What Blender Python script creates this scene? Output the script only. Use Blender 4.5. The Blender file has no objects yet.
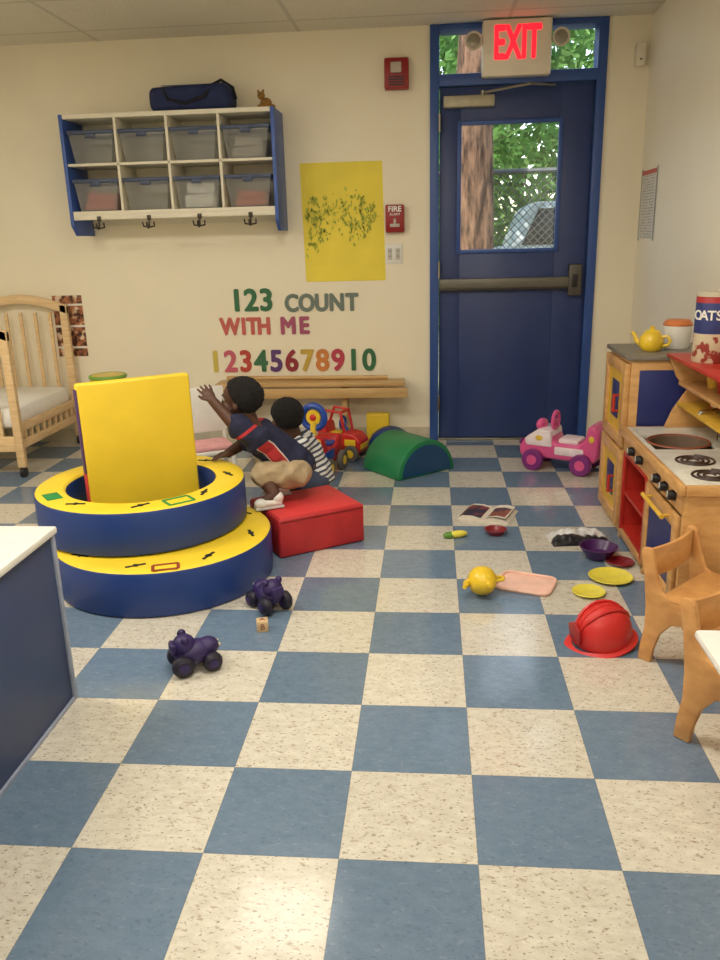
import bpy, bmesh, math, random
from mathutils import Vector, Matrix, noise, Euler
random.seed(4)
SC=bpy.context.scene
COL=SC.collection
PI=math.pi
def lin(c):
    o=[]
    for v in c:
        v=v/255.0
        o.append(v/12.92 if v<=0.04045 else ((v+0.055)/1.055)**2.4)
    return tuple(o)+(1.0,)
# ------------------------------------------------------------ materials
class N:
    def __init__(s,name):
        s.mat=bpy.data.materials.new(name); s.mat.use_nodes=True
        s.t=s.mat.node_tree; s.n=s.t.nodes; s.p=s.n['Principled BSDF']; s.out=s.n['Material Output']
    def new(s,ty,**kw):
        nd=s.n.new(ty)
        for k,v in kw.items(): setattr(nd,k,v)
        return nd
    def l(s,a,b): s.t.links.new(a,b)
    def math(s,op,a,b=None,c=None):
        nd=s.n.new('ShaderNodeMath'); nd.operation=op
        for i,v in enumerate((a,b,c)):
            if v is None: continue
            if isinstance(v,(int,float)): nd.inputs[i].default_value=v
            else: s.l(v,nd.inputs[i])
        return nd.outputs[0]
    def mix(s,f,a,b):
        nd=s.n.new('ShaderNodeMix'); nd.data_type='RGBA'
        for i,v in ((0,f),(6,a),(7,b)):
            if isinstance(v,(int,float,tuple)): nd.inputs[i].default_value=v
            else: s.l(v,nd.inputs[i])
        return nd.outputs[2]
    def coord(s,kind='Object',scale=(1,1,1)):
        tc=s.n.new('ShaderNodeTexCoord'); mp=s.n.new('ShaderNodeMapping'); mp.inputs['Scale'].default_value=scale
        s.l(tc.outputs[kind],mp.inputs[0]); return mp.outputs[0]
    def noise(s,vec,scale,detail=3,rough=.5):
        nd=s.new('ShaderNodeTexNoise'); nd.inputs['Scale'].default_value=scale; nd.inputs['Detail'].default_value=detail; nd.inputs['Roughness'].default_value=rough
        s.l(vec,nd.inputs['Vector']); return nd.outputs['Fac']
    def ramp(s,f,lo,hi):
        nd=s.n.new('ShaderNodeMapRange'); nd.clamp=True; nd.inputs[1].default_value=lo; nd.inputs[2].default_value=hi
        s.l(f,nd.inputs[0]); return nd.outputs[0]
    def bump(s,h,st,dist=.01):
        b=s.new('ShaderNodeBump'); b.inputs['Strength'].default_value=st; b.inputs['Distance'].default_value=dist
        s.l(h,b.inputs['Height']); s.l(b.outputs[0],s.p.inputs['Normal'])
_c={}
def P(name,rgb,rough=.5,metal=0,var=.10,sc=18,bump=0,coat=0,emit=0):
    if name in _c: return _c[name]
    k=N(name); col=lin(rgb); v=k.coord()
    f=k.noise(v,sc)
    dk=tuple(x*(1-var) for x in col[:3])+(1,); lt=tuple(min(1,x*(1+var)) for x in col[:3])+(1,)
    k.l(k.mix(k.ramp(f,.3,.7),dk,lt),k.p.inputs['Base Color'])
    k.p.inputs['Roughness'].default_value=rough; k.p.inputs['Metallic'].default_value=metal
    if coat: k.p.inputs['Coat Weight'].default_value=coat
    if bump: k.bump(k.noise(v,sc*6),bump,.004)
    _c[name]=k.mat; return k.mat
def WOOD(name,a,b,scale=(6,6,60),rough=.45):
    if name in _c: return _c[name]
    k=N(name); v=k.coord('Object',scale); f=k.noise(v,1.2,4,.6)
    k.l(k.mix(k.ramp(f,.3,.7),lin(a),lin(b)),k.p.inputs['Base Color']); k.p.inputs['Roughness'].default_value=rough
    k.p.inputs['Coat Weight'].default_value=.2
    _c[name]=k.mat; return k.mat
# ------------------------------------------------------------ builder
def Mt(loc=(0,0,0),rot=(0,0,0),sc=(1,1,1)):
    return Matrix.Translation(loc)@Euler(rot).to_matrix().to_4x4()@Matrix.Diagonal((sc[0],sc[1],sc[2],1))
class B:
    def __init__(s): s.bm=bmesh.new(); s.mats=[]; s.cur=0
    def m(s,mat):
        if mat not in s.mats: s.mats.append(mat)
        s.cur=s.mats.index(mat); return s
    def _add(s,t,M=None):
        if M is not None: t.transform(M)
        for f in t.faces: f.material_index=s.cur; f.smooth=True
        me=bpy.data.meshes.new('t'); t.to_mesh(me); t.free(); s.bm.from_mesh(me); bpy.data.meshes.remove(me); return s
    def box(s,c,d,r=0,rot=(0,0,0),seg=2):
        t=bmesh.new(); bmesh.ops.create_cube(t,size=1); t.transform(Matrix.Diagonal((d[0],d[1],d[2],1)))
        if r: bmesh.ops.bevel(t,geom=t.edges[:],offset=min(r,min(d)*.49),segments=seg,affect='EDGES',profile=.5)
        return s._add(t,Mt(c,rot))
    def bb(s,x0,x1,y0,y1,z0,z1,r=0): return s.box(((x0+x1)/2,(y0+y1)/2,(z0+z1)/2),(x1-x0,y1-y0,z1-z0),r)
    def ell(s,c,d,rot=(0,0,0),u=20,v=12):
        t=bmesh.new(); bmesh.ops.create_uvsphere(t,u_segments=u,v_segments=v,radius=1); return s._add(t,Mt(c,rot,d))
    def cyl(s,p0,p1,r0,r1=None,seg=20,cap=True):
        p0=Vector(p0);p1=Vector(p1); r1=r0 if r1 is None else r1
        t=bmesh.new(); bmesh.ops.create_cone(t,cap_ends=cap,segments=seg,radius1=r0,radius2=r1,depth=(p1-p0).length)
        q=(p1-p0).to_track_quat('Z','Y').to_matrix().to_4x4()
        return s._add(t,Matrix.Translation((p0+p1)/2)@q)
    def lathe(s,prof,c=(0,0,0),rot=(0,0,0),seg=32,sc=(1,1,1)):
        t=bmesh.new(); rings=[]
        for r,z in prof:
            if r<1e-6: rings.append([t.verts.new((0,0,z))])
            else: rings.append([t.verts.new((r*math.cos(2*PI*i/seg),r*math.sin(2*PI*i/seg),z)) for i in range(seg)])
        for a,b in zip(rings,rings[1:]):
            for i in range(seg):
                j=(i+1)%seg
                if len(a)==1 and len(b)==1: continue
                if len(a)==1: t.faces.new((a[0],b[j],b[i]))
                elif len(b)==1: t.faces.new((a[i],a[j],b[0]))
                else: t.faces.new((a[i],a[j],b[j],b[i]))
        bmesh.ops.recalc_face_normals(t,faces=t.faces[:])
        return s._add(t,Mt(c,rot,sc))
    def tube(s,pts,r,seg=8,closed=False):
        pts=[Vector(p) for p in pts]; n=len(pts); rr=r if isinstance(r,(list,tuple)) else [r]*n
        t=bmesh.new(); rings=[]; up=Vector((0,0,1)); prev=None
        for i,p in enumerate(pts):
            a=pts[(i-1)%n] if (closed or i>0) else p; b=pts[(i+1)%n] if (closed or i<n-1) else p
            d=(b-a).normalized()
            if prev is None:
                x=d.cross(up)
                if x.length<.1: x=d.cross(Vector((1,0,0)))
            else: x=prev-d*prev.dot(d)
            x.normalize(); prev=x; y=d.cross(x)
            rings.append([t.verts.new(p+(x*math.cos(2*PI*k/seg)+y*math.sin(2*PI*k/seg))*rr[i]) for k in range(seg)])
        m=n if closed else n-1
        for i in range(m):
            a=rings[i]; b=rings[(i+1)%n]
            for k in range(seg):
                l=(k+1)%seg; t.faces.new((a[k],a[l],b[l],b[k]))
        if not closed: t.faces.new(rings[0][::-1]); t.faces.new(rings[-1])
        bmesh.ops.recalc_face_normals(t,faces=t.faces[:])
        return s._add(t)
    def ring(s,c,R,r,axis='Z',seg=28,ts=8):
        pts=[]
        for i in range(seg):
            a=2*PI*i/seg; x,y=R*math.cos(a),R*math.sin(a)
            pts.append(Vector(c)+Vector({'Z':(x,y,0),'X':(0,x,y),'Y':(x,0,y)}[axis]))
        return s.tube(pts,r,ts,True)
    def poly(s,pts,depth,M=None,r=0,seg=2):
        t=bmesh.new(); vs=[t.verts.new((p[0],p[1],-depth/2)) for p in pts]; f=t.faces.new(vs)
        e=bmesh.ops.extrude_face_region(t,geom=[f]); bmesh.ops.translate(t,verts=[v for v in e['geom'] if isinstance(v,bmesh.types.BMVert)],vec=(0,0,depth))
        bmesh.ops.recalc_face_normals(t,faces=t.faces[:])
        if r:
            ed=[e for e in t.edges if len(e.link_faces)==2 and e.calc_face_angle(0)>.6]
            bmesh.ops.bevel(t,geom=ed,offset=r,segments=seg,affect='EDGES',profile=.5)
        return s._add(t,M)
    def text(s,txt,size,M,ext=.002,off=0,align='CENTER'):
        cu=bpy.data.curves.new('t','FONT'); cu.body=txt; cu.size=size; cu.extrude=ext; cu.offset=off; cu.align_x=align; cu.align_y='CENTER'
        o=bpy.data.objects.new('t',cu); COL.objects.link(o); dg=bpy.context.evaluated_depsgraph_get()
        me=bpy.data.meshes.new_from_object(o.evaluated_get(dg)); t=bmesh.new(); t.from_mesh(me)
        bpy.data.objects.remove(o); bpy.data.meshes.remove(me); return s._add(t,M)
    def mesh(s,me,M=None):
        t=bmesh.new(); t.from_mesh(me); return s._add(t,M)
    def warp(s,fn):
        for v in s.bm.verts: v.co=Vector(fn(v.co.copy()))
        return s
    def done(s,name,parent=None,label=None,cat=None,loc=(0,0,0),rot=(0,0,0),group=None,kind=None,sharp=35):
        me=bpy.data.meshes.new(name); s.bm.to_mesh(me); s.bm.free()
        for m in s.mats: me.materials.append(m)
        try: me.set_sharp_from_angle(angle=math.radians(sharp))
        except Exception: pass
        o=bpy.data.objects.new(name,me); COL.objects.link(o); o.location=loc; o.rotation_euler=rot
        if parent: o.parent=parent
        if label: o['label']=label
        if cat: o['category']=cat
        if group: o['group']=group
        if kind: o['kind']=kind
        return o
def thing(name,label,cat,loc,rz=0,group=None,rot=None,sc=1):
    o=bpy.data.objects.new(name,None); COL.objects.link(o); o.location=loc; o.rotation_euler=rot or (0,0,rz); o.scale=(sc,sc,sc)
    o.empty_display_size=.05; o['label']=label; o['category']=cat
    if group: o['group']=group
    return o
# ------------------------------------------------------------ camera
ps,pt,rl=0.09155,0.29268,-0.02580
F=Vector((-math.sin(ps)*math.cos(pt),math.cos(ps)*math.cos(pt),-math.sin(pt)))
r0=Vector((math.cos(ps),math.sin(ps),0)); u0=r0.cross(F)
R=r0*math.cos(rl)+u0*math.sin(rl); U=-r0*math.sin(rl)+u0*math.cos(rl)
cd=bpy.data.cameras.new('camera'); cam=bpy.data.objects.new('camera',cd); COL.objects.link(cam)
cam.matrix_world=Matrix(((R[0],U[0],-F[0],-0.10369),(R[1],U[1],-F[1],-1.44209),(R[2],U[2],-F[2],1.30772),(0,0,0,1)))
cd.sensor_fit='VERTICAL'; cd.sensor_height=32; cd.lens=803.917*32/960; cd.clip_start=.05
SC.camera=cam
W=3.81; XR=1.15; XL=-4.0; YF=-3.6; H=2.48
# ------------------------------------------------------------ room materials
def floor_mat():
    k=N('checkered_vinyl_tile'); g=k.new('ShaderNodeNewGeometry'); sep=k.new('ShaderNodeSeparateXYZ'); k.l(g.outputs['Position'],sep.inputs[0])
    s=.3048
    x=k.math('DIVIDE',sep.outputs[0],s); y=k.math('DIVIDE',sep.outputs[1],s)
    fx=k.math('FLOOR',x); fy=k.math('FLOOR',y)
    par=k.math('FLOORED_MODULO',k.math('ADD',fx,fy),2.0)
    par=k.math('GREATER_THAN',par,.5)
    cmb=k.new('ShaderNodeCombineXYZ'); k.l(fx,cmb.inputs[0]); k.l(fy,cmb.inputs[1])
    wn=k.new('ShaderNodeTexWhiteNoise'); wn.noise_dimensions='3D'; k.l(cmb.outputs[0],wn.inputs['Vector'])
    va=k.new('ShaderNodeVectorMath'); va.operation='ADD'; k.l(g.outputs['Position'],va.inputs[0]); k.l(wn.outputs['Color'],va.inputs[1])
    st=k.new('ShaderNodeMapping'); st.inputs['Scale'].default_value=(1,1.7,1); st.inputs['Rotation'].default_value=(0,0,.5); k.l(va.outputs[0],st.inputs[0])
    v=st.outputs[0]
    n1=k.ramp(k.noise(v,48,3,.6),.60,.67); n2=k.ramp(k.noise(v,90,2,.5),.62,.68); n3=k.ramp(k.noise(v,26,4,.7),.3,.7)
    cream=k.mix(n3,lin((196,189,172)),lin((218,213,198)))
    cream=k.mix(k.math('MULTIPLY',n1,.6),cream,lin((158,138,114)))
    cream=k.mix(k.math('MULTIPLY',n2,.65),cream,lin((116,98,84)))
    blue=k.mix(n3,lin((98,119,142)),lin((113,133,153)))
    blue=k.mix(k.math('MULTIPLY',n1,.3),blue,lin((146,158,172)))
    blue=k.mix(k.math('MULTIPLY',n2,.35),blue,lin((74,90,112)))
    c=k.mix(par,blue,cream)
    br=k.math('MULTIPLY_ADD',wn.outputs['Value'],.11,.93)
    hv=k.new('ShaderNodeHueSaturation'); k.l(c,hv.inputs['Color']); k.l(br,hv.inputs['Value'])
    def edge(a,f):
        d=k.math('SUBTRACT',a,f); d=k.math('ABSOLUTE',k.math('SUBTRACT',d,.5)); return k.math('GREATER_THAN',d,.4965)
    seam=k.math('MAXIMUM',edge(x,fx),edge(y,fy))
    k.l(k.mix(k.math('MULTIPLY',seam,.35),hv.outputs[0],lin((70,70,68))),k.p.inputs['Base Color'])
    rg=k.ramp(k.noise(g.outputs['Position'],3.5,4,.6),.3,.75)
    k.l(k.math('MULTIPLY_ADD',rg,.12,.09),k.p.inputs['Roughness'])
    k.p.inputs['Specular IOR Level'].default_value=.85
    b=k.new('ShaderNodeBump'); b.inputs['Strength'].default_value=.14; b.inputs['Distance'].default_value=.004
    k.l(k.noise(g.outputs['Position'],7,2),b.inputs['Height']); k.l(b.outputs[0],k.p.inputs['Normal'])
    return k.mat
def ceil_mat():
    k=N('ceiling_tile'); g=k.new('ShaderNodeNewGeometry'); sep=k.new('ShaderNodeSeparateXYZ'); k.l(g.outputs['Position'],sep.inputs[0])
    def e(o,s,off):
        a=k.math('DIVIDE',k.math('ADD',o,off),s); d=k.math('SUBTRACT',a,k.math('FLOOR',a)); d=k.math('ABSOLUTE',k.math('SUBTRACT',d,.5)); return k.math('GREATER_THAN',d,.5-.012/s)
    seam=k.math('MAXIMUM',e(sep.outputs[0],1.22,2.1),e(sep.outputs[1],.61,.1))
    n=k.ramp(k.noise(g.outputs['Position'],160,2),.55,.62)
    c=k.mix(k.math('MULTIPLY',n,.3),lin((228,221,202)),lin((150,140,120)))
    k.l(k.mix(seam,c,lin((205,198,180))),k.p.inputs['Base Color']); k.p.inputs['Roughness'].default_value=.9
    k.bump(seam,.4,.01); return k.mat
WALLM=P('painted_wall_cream',(242,232,206),.5,0,.02,3,.05)
WALLR=P('painted_wall_white',(242,235,216),.35,0,.02,3,.05)
DBLUE=P('door_blue_paint',(42,60,112),.4,0,.05,6,.03)
FBLUE=P('frame_blue_paint',(50,82,150),.38,0,.05,6,.03)
METAL=P('brushed_metal',(150,145,132),.35,.9,.05,30)
BAR=P('bar_dull_steel',(112,108,98),.45,.45,.05,30)
CHROME=P('chrome_metal',(200,200,200),.15,1,.02,30)
DARK=P('dark_plastic',(25,25,28),.4)
WHITE=P('white_plastic',(232,230,222),.35,0,.03)
def struct(b,name,**k):
    return b.done(name,kind='structure',**k)
b=B().m(floor_mat()); b.bb(XL,XR,YF,W,-.08,0); struct(b,'floor')
b=B().m(ceil_mat()); b.bb(XL,XR,YF,W+.12,H,H+.1); struct(b,'ceiling')
b=B().m(WALLM); b.bb(XL,-.11,W,W+.12,0,H); b.bb(.91,XR+.12,W,W+.12,0,H); struct(b,'wall_back')
b=B().m(WALLR); b.bb(XR,XR+.12,YF,W,0,H); struct(b,'wall_right')
b=B().m(WALLM); b.bb(XL-.12,XL,YF,W,0,H); struct(b,'wall_left')
b=B().m(WALLM); b.bb(XL,XR,YF-.12,YF,0,H); struct(b,'wall_front')
BASE=P('baseboard_vinyl',(196,186,162),.5)
b=B().m(BASE); b.bb(XL,-.11,W-.008,W,0,.09,.002); struct(b,'baseboard_back')
b=B().m(BASE); b.bb(XR-.008,XR,YF,W-.01,0,.09,.002); struct(b,'baseboard_right')
b=B().m(FBLUE)
b.bb(-.11,-.055,W-.02,W+.12,0,H-.001,.004); b.bb(.855,.91,W-.02,W+.12,0,H-.001,.004)
b.bb(-.055,.855,W-.02,W+.12,2.15,2.215,.004); b.bb(-.055,.855,W-.02,W+.12,2.445,H-.001,.004)
struct(b,'trim_1')
b=B().m(METAL); b.bb(-.055,.855,W-.01,W+.12,0,.012,.003); struct(b,'trim_2')
def glass():
    k=N('clear_glass'); tr=k.new('ShaderNodeBsdfTransparent'); gl=k.new('ShaderNodeBsdfGlossy'); gl.inputs['Roughness'].default_value=.02
    mx=k.new('ShaderNodeMixShader'); mx.inputs[0].default_value=.05; k.l(tr.outputs[0],mx.inputs[1]); k.l(gl.outputs[0],mx.inputs[2]); k.l(mx.outputs[0],k.out.inputs[0]); return k.mat
GLASS=glass()
b=B().m(GLASS); b.bb(-.055,.855,W+.05,W+.056,2.215,2.445); struct(b,'window_1')
dy0,dy1=W+.015,W+.06
b=B().m(DBLUE)
b.bb(-.05,.075,dy0,dy1,.014,2.145,.002); b.bb(.66,.85,dy0,dy1,.014,2.145,.002)
b.bb(.075,.66,dy0,dy1,.014,1.215,.002); b.bb(.075,.66,dy0,dy1,1.94,2.145,.002)
door=struct(b,'door_1'); door['label']='blue painted steel exit door with glazed upper panel'
b=B().m(FBLUE)
for a in ((.055,.08,1.195,1.96),(.655,.68,1.195,1.96)): b.bb(a[0],a[1],dy0-.012,dy0+.002,a[2],a[3],.004)
b.bb(.08,.655,dy0-.012,dy0+.002,1.195,1.22,.004); b.bb(.08,.655,dy0-.012,dy0+.002,1.935,1.96,.004)
b.done('window_frame',door)
b=B().m(GLASS); b.bb(.075,.66,dy0+.02,dy0+.026,1.215,1.94); b.done('window_glass',door)
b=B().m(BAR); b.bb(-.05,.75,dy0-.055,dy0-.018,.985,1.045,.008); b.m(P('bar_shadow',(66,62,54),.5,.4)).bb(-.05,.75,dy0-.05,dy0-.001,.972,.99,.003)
b.done('push_bar',door,label='metal panic push bar')
b=B().m(P('latch_metal',(92,88,80),.45,.5)); b.bb(.745,.825,dy0-.06,dy0-.001,.93,1.12,.01); b.m(DARK).bb(.765,.80,dy0-.064,dy0-.058,.98,1.06,.003)
b.done('latch_box',door,label='metal latch box of the push bar')
b=B().m(P('closer_beige',(176,168,146),.45,.3)); b.bb(-.03,.27,dy0-.06,dy0-.001,2.03,2.095,.01); b.done('door_closer',door)
b=B().m(METAL); b.tube([(.20,dy0-.05,2.105),(.46,dy0-.16,2.125),(.62,W-.012,2.135)],.008); b.cyl((.2,dy0-.05,2.09),(.2,dy0-.05,2.115),.014); b.done('closer_arm',door)
for z in (.25,1.1,1.95):
    b=B().m(METAL); b.cyl((-.052,W-.026,z-.05),(-.052,W-.026,z+.05),.008); b.done('hinge',door)
# ------------------------------------------------------------ ceiling lights
def lampmat(nm,st):
    k=N(nm); k.p.inputs['Emission Color'].default_value=(1,.94,.84,1); k.p.inputs['Emission Strength'].default_value=st; k.p.inputs['Base Color'].default_value=(.9,.9,.85,1); return k.mat
LM=lampmat('fluorescent_diffuser',3.5); LM2=lampmat('dim_fluorescent_diffuser',2.6)
for i,(lx,ly,sx_) in enumerate([(-.95,2.25,.3),(-.3,.6,.6),(-2.6,.9,.6),(-2.3,-1.8,.6),(-.3,-1.8,.6)]):
    L=thing('ceiling_light','recessed rectangular fluorescent troffer in tiled ceiling','ceiling light',(lx,ly,H))
    L['group']='fluorescent ceiling lights'
    b=B().m(WHITE); b.bb(-sx_-.01,-sx_+.02,-.3,.3,-.02,-.001); b.bb(sx_-.02,sx_+.01,-.3,.3,-.02,-.001); b.bb(-sx_+.02,sx_-.02,-.3,-.27,-.02,-.001); b.bb(-sx_+.02,sx_-.02,.27,.3,-.02,-.001); b.done('fixture_frame',L)
    b=B().m(LM if i else LM2); b.bb(-sx_+.02,sx_-.02,-.27,.27,-.012,-.004); b.done('diffuser',L)
    ld=bpy.data.lights.new('troffer_lamp','AREA'); ld.shape='RECTANGLE'; ld.size=sx_*1.8; ld.size_y=.5; ld.energy=[1.5,28,36,22,24][i]; ld.color=(1,.935,.83)
    lo=bpy.data.objects.new('troffer_lamp',ld); COL.objects.link(lo); lo.location=(lx,ly,H-.03)
# ------------------------------------------------------------ outside
b=B().m(P('outdoor_ground',(120,126,92),.9,0,.3,4)); b.bb(-12,12,W+.13,30,-.2,-.1); b.done('ground_outside',kind='structure')
def bark():
    k=N('tree_bark'); v=k.coord('Object',(16,16,3.5)); f=k.noise(v,1.2,5,.65); k.l(k.mix(k.ramp(f,.38,.62),lin((58,38,26)),lin((150,112,84))),k.p.inputs['Base Color']); k.p.inputs['Roughness'].default_value=.95; k.bump(f,1.0,.04); return k.mat
b=B().m(bark()); b.tube([(.26,6.3,-.12),(.28,6.3,.6),(.29,6.3,1.5),(.27,6.32,2.4),(.33,6.35,3.6),(.3,6.4,5)],[.26,.20,.18,.17,.15,.12],24)
b.tube([(.31,6.34,2.5),(.8,6.5,3.4),(1.5,6.7,4.2)],[.07,.05,.03],10)
b.warp(lambda c:c+Vector((noise.noise(c*9)*.02,noise.noise(c*9+Vector((5,0,0)))*.02,0)))
t=b.done('tree',None); t['label']='tree trunk with rough brown bark outside door glass'; t['category']='tree'
def leafmat(n,c):
    k=N(n); d=k.new('ShaderNodeBsdfDiffuse'); tl=k.new('ShaderNodeBsdfTranslucent')
    pos=k.new('ShaderNodeNewGeometry'); f=k.noise(pos.outputs['Position'],2.2,3)
    c2=k.mix(k.ramp(f,.35,.65),lin(c),lin(tuple(min(255,int(v*1.4)+14) for v in c)))
    for q in (d,tl): k.l(c2,q.inputs['Color'])
    mx=k.new('ShaderNodeMixShader'); mx.inputs[0].default_value=.5; k.l(d.outputs[0],mx.inputs[1]); k.l(tl.outputs[0],mx.inputs[2]); k.l(mx.outputs[0],k.out.inputs[0]); return k.mat
def leaves(name,n,x0,x1,y0,y1,z0,z1,sz,mat,label,th=-.18):
    vs=[];fs=[]
    for i in range(n):
        c=Vector((random.uniform(x0,x1),random.uniform(y0,y1),random.uniform(z0,z1)))
        if noise.noise(c*.9)<th: continue
        a=Vector((random.gauss(0,1),random.gauss(0,1),random.gauss(0,1))).normalized(); q=a.orthogonal().normalized(); s=sz*random.uniform(.6,1.3)
        k=len(vs); vs+= [c-a*s,c+q*s*.45,c+a*s,c-q*s*.45]; fs.append((k,k+1,k+2,k+3))
    me=bpy.data.meshes.new(name); me.from_pydata(vs,[],fs); me.materials.append(mat); o=bpy.data.objects.new(name,me); COL.objects.link(o)
    o['kind']='stuff'; o['label']=label; o['category']='foliage'
leaves('tree_foliage',8000,-2.5,4,7.4,8.6,1.95,5.2,.085,leafmat('leaf_green',(80,114,56)),'sunlit green tree leaves outside the door',-.2)
leaves('shrub_foliage',15000,-3,5,11.0,13.5,-.1,4.6,.15,leafmat('shrub_green',(104,136,78)),'green shrubs beyond a chain link fence',-.45)
b=B().m(P('fence_wire',(100,104,98),.5,.5))
y=6.9
for i in range(-40,60):
    x=i*.075
    for d in (1,-1):
        b.tube([(x,y+.004*d,.0),(x+d*1.86,y+.004*d,1.86)],.004,4)
b.tube([(-3.2,y,1.88),(4.6,y,1.88)],.025,8)
for x in (-2.6,-.6,1.9,3.8): b.cyl((x,y+.03,-.1),(x,y+.03,1.92),.03)
o=b.done('chain_link_fence'); o['label']='grey chain link fence outside the door'; o['category']='fence'
van=thing('van','white van with dark side window parked beyond fence','van',(1.62,9.8,-.1))
b=B().m(P('van_white',(205,210,210),.3)); b.bb(-.95,1.6,-.7,.7,.4,1.25,.16); b.poly([(-.78,1.15),(1.55,1.15),(1.5,1.78),(-.42,1.78),(-.56,1.70)],1.3,Mt((0,0,0),(PI/2,0,0)),.06); b.done('van_body',van)
for pts_ in ([(-.60,1.27),(-.02,1.27),(-.02,1.70),(-.40,1.70)],[(.06,1.27),(1.3,1.27),(1.3,1.70),(.06,1.70)]):
    b=B().m(DARK); b.poly(pts_,.04,Mt((0,-.665,0),(PI/2,0,0)),.012); b.done('side_window',van)
for x in (-.45,1.2):
    b=B().m(DARK); b.cyl((x,-.72,.32),(x,-.5,.32),.32); b.m(METAL).cyl((x,-.74,.32),(x,-.72,.32),.18); b.done('wheel',van)
sd=bpy.data.lights.new('sun','SUN'); sd.energy=6; sd.angle=.02; sd.color=(1,.96,.88); so=bpy.data.objects.new('sun',sd); COL.objects.link(so); so.rotation_euler=(math.radians(38),math.radians(-28),0)
w=bpy.data.worlds.new('world'); SC.world=w; w.use_nodes=True; nt=w.node_tree; bg=nt.nodes['Background']; sky=nt.nodes.new('ShaderNodeTexSky'); sky.sky_type='NISHITA'; sky.sun_disc=False; sky.sun_elevation=math.radians(50)
nt.links.new(sky.outputs[0],bg.inputs[0]); bg.inputs[1].default_value=.5
# ------------------------------------------------------------ wall things
RY=(PI/2,0,0)
BLUEP=P('shelf_blue_laminate',(60,92,168),.4,0,.04)
CREAM=P('cream_laminate',(232,224,202),.45,0,.03)
HOOK=P('hook_dark_metal',(70,64,58),.35,.8)
SX=-1.64; hw=.64
sh=thing('wall_cubby_shelf','cream and blue wall cubby shelf with coat hooks','shelf',(SX,W,1.36))
for sx in (-1,1):
    b=B().m(BLUEP); b.poly([(-.30,.68),(0,.68),(0,0),(-.24,0),(-.30,.06)],.022,Mt((sx*(hw-.011),-.0005,0),(PI/2,0,PI/2)),.003); b.done('side_panel',sh,label='blue side panel')
b=B().m(CREAM)
iw=hw-.022
b.bb(-iw,iw,-.295,0,.655,.68,.002); b.bb(-iw,iw,-.29,0,.395,.41,.002); b.bb(-iw,iw,-.295,0,.115,.14,.002); b.bb(-iw,iw,-.295,-.275,.09,.116,.002)
for i in (-1,0,1): b.bb(i*iw/2-.008,i*iw/2+.008,-.29,0,.14,.655,.002)
b.bb(-iw,iw,-.008,-.001,.06,.655)
b.done('shelf_frame',sh,label='cream shelf boards and dividers')
for i in range(4):
    x=-.46+i*.31
    b=B().m(HOOK); b.box((x,-.298,.095),(.025,.006,.03),.002); b.tube([(x,-.30,.085),(x,-.305,.05),(x,-.325,.035),(x,-.345,.05),(x,-.345,.07)],.006); b.tube([(x-.035,-.32,.07),(x-.033,-.31,.045),(x,-.30,.04),(x+.033,-.31,.045),(x+.035,-.32,.07)],.005)
    b.done('coat_hook',sh)
def binmat():
    k=N('translucent_grey_plastic'); tr=k.new('ShaderNodeBsdfTransparent'); tr.inputs[0].default_value=(.95,.95,.93,1)
    mx=k.new('ShaderNodeMixShader'); mx.inputs[0].default_value=.42; k.p.inputs['Base Color'].default_value=lin((186,186,182)); k.p.inputs['Roughness'].default_value=.25
    tl=k.new('ShaderNodeBsdfTranslucent'); tl.inputs[0].default_value=lin((215,215,210)); m2=k.new('ShaderNodeMixShader'); m2.inputs[0].default_value=.3; k.l(k.p.outputs[0],m2.inputs[1]); k.l(tl.outputs[0],m2.inputs[2])
    k.l(tr.outputs[0],mx.inputs[1]); k.l(m2.outputs[0],mx.inputs[2]); k.l(mx.outputs[0],k.out.inputs[0]); return k.mat
BIN=binmat(); RIM=P('bin_rim_blue',(62,74,102),.4)
def make_bin(loc,label):
    o=thing('storage_bin',label,'storage bin',loc,group='bins in the wall cubby')
    b=B().m(BIN); z1=.17
    a0,a1=.112,.135; d0,d1=.115,.125
    def ringv(a,d,z): return [(-a,-d,z),(a,-d,z),(a,d,z),(-a,d,z)]
    tm=bmesh.new(); R_=[ringv(a0,d0,0),ringv(a1,d1,z1)]
    V=[[tm.verts.new(p) for p in r] for r in R_]
    tm.faces.new(V[0][::-1])
    for i in range(4): tm.faces.new((V[0][i],V[0][(i+1)%4],V[1][(i+1)%4],V[1][i]))
    b._add(tm); b.done('bin_body',o)
    b=B().m(RIM)
    b.bb(-.142,.142,-.133,-.118,.160,.182,.004); b.bb(-.142,.142,.118,.133,.160,.182,.004); b.bb(-.142,-.128,-.118,.118,.160,.182,.004); b.bb(.128,.142,-.118,.118,.160,.182,.004)
    b.bb(-.03,.03,-.137,-.131,.14,.165,.002); b.done('bin_rim',o)
    return o
CL=((1,0,(206,120,112),'pink',.10),(1,2,(230,230,226),'white',.15),(1,3,(196,110,90),'coral',.09),(0,3,(175,170,160),'beige',.12))
for r in range(2):
    for i in range(4):
        x=SX-iw*.75+i*iw/2
        fill=[c[3] for c in CL if c[0]==r and c[1]==i]
        make_bin((x,W-.155,1.36+(.4105 if r==0 else .1405)),'grey translucent storage bin with blue rim'+((' holding '+fill[0]+' cloths') if fill else ''))
for (r,i,c,nm,h_) in CL:
    x=SX-iw*.75+i*iw/2
    b=B().m(P('cloth_'+nm,c,.9)); 
    b.box((0,0,h_*.25),(.185,.19,h_*.5),.012); b.box((.01,0,h_*.72),(.17,.18,h_*.44),.012,(0,.05,0))
    b.warp(lambda c:c+Vector((0,0,noise.noise(c*30)*.008)) if c.z>.02 else c)
    b.done('folded_cloth',None,nm+' folded cloths inside a grey storage bin','cloth',loc=(x,W-.155,1.5065+(.27 if r==0 else 0)))
bag=thing('duffel_bag','navy blue fabric duffel bag lying on the cubby','bag',(-1.50,W-.16,2.0405),.0)
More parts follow.
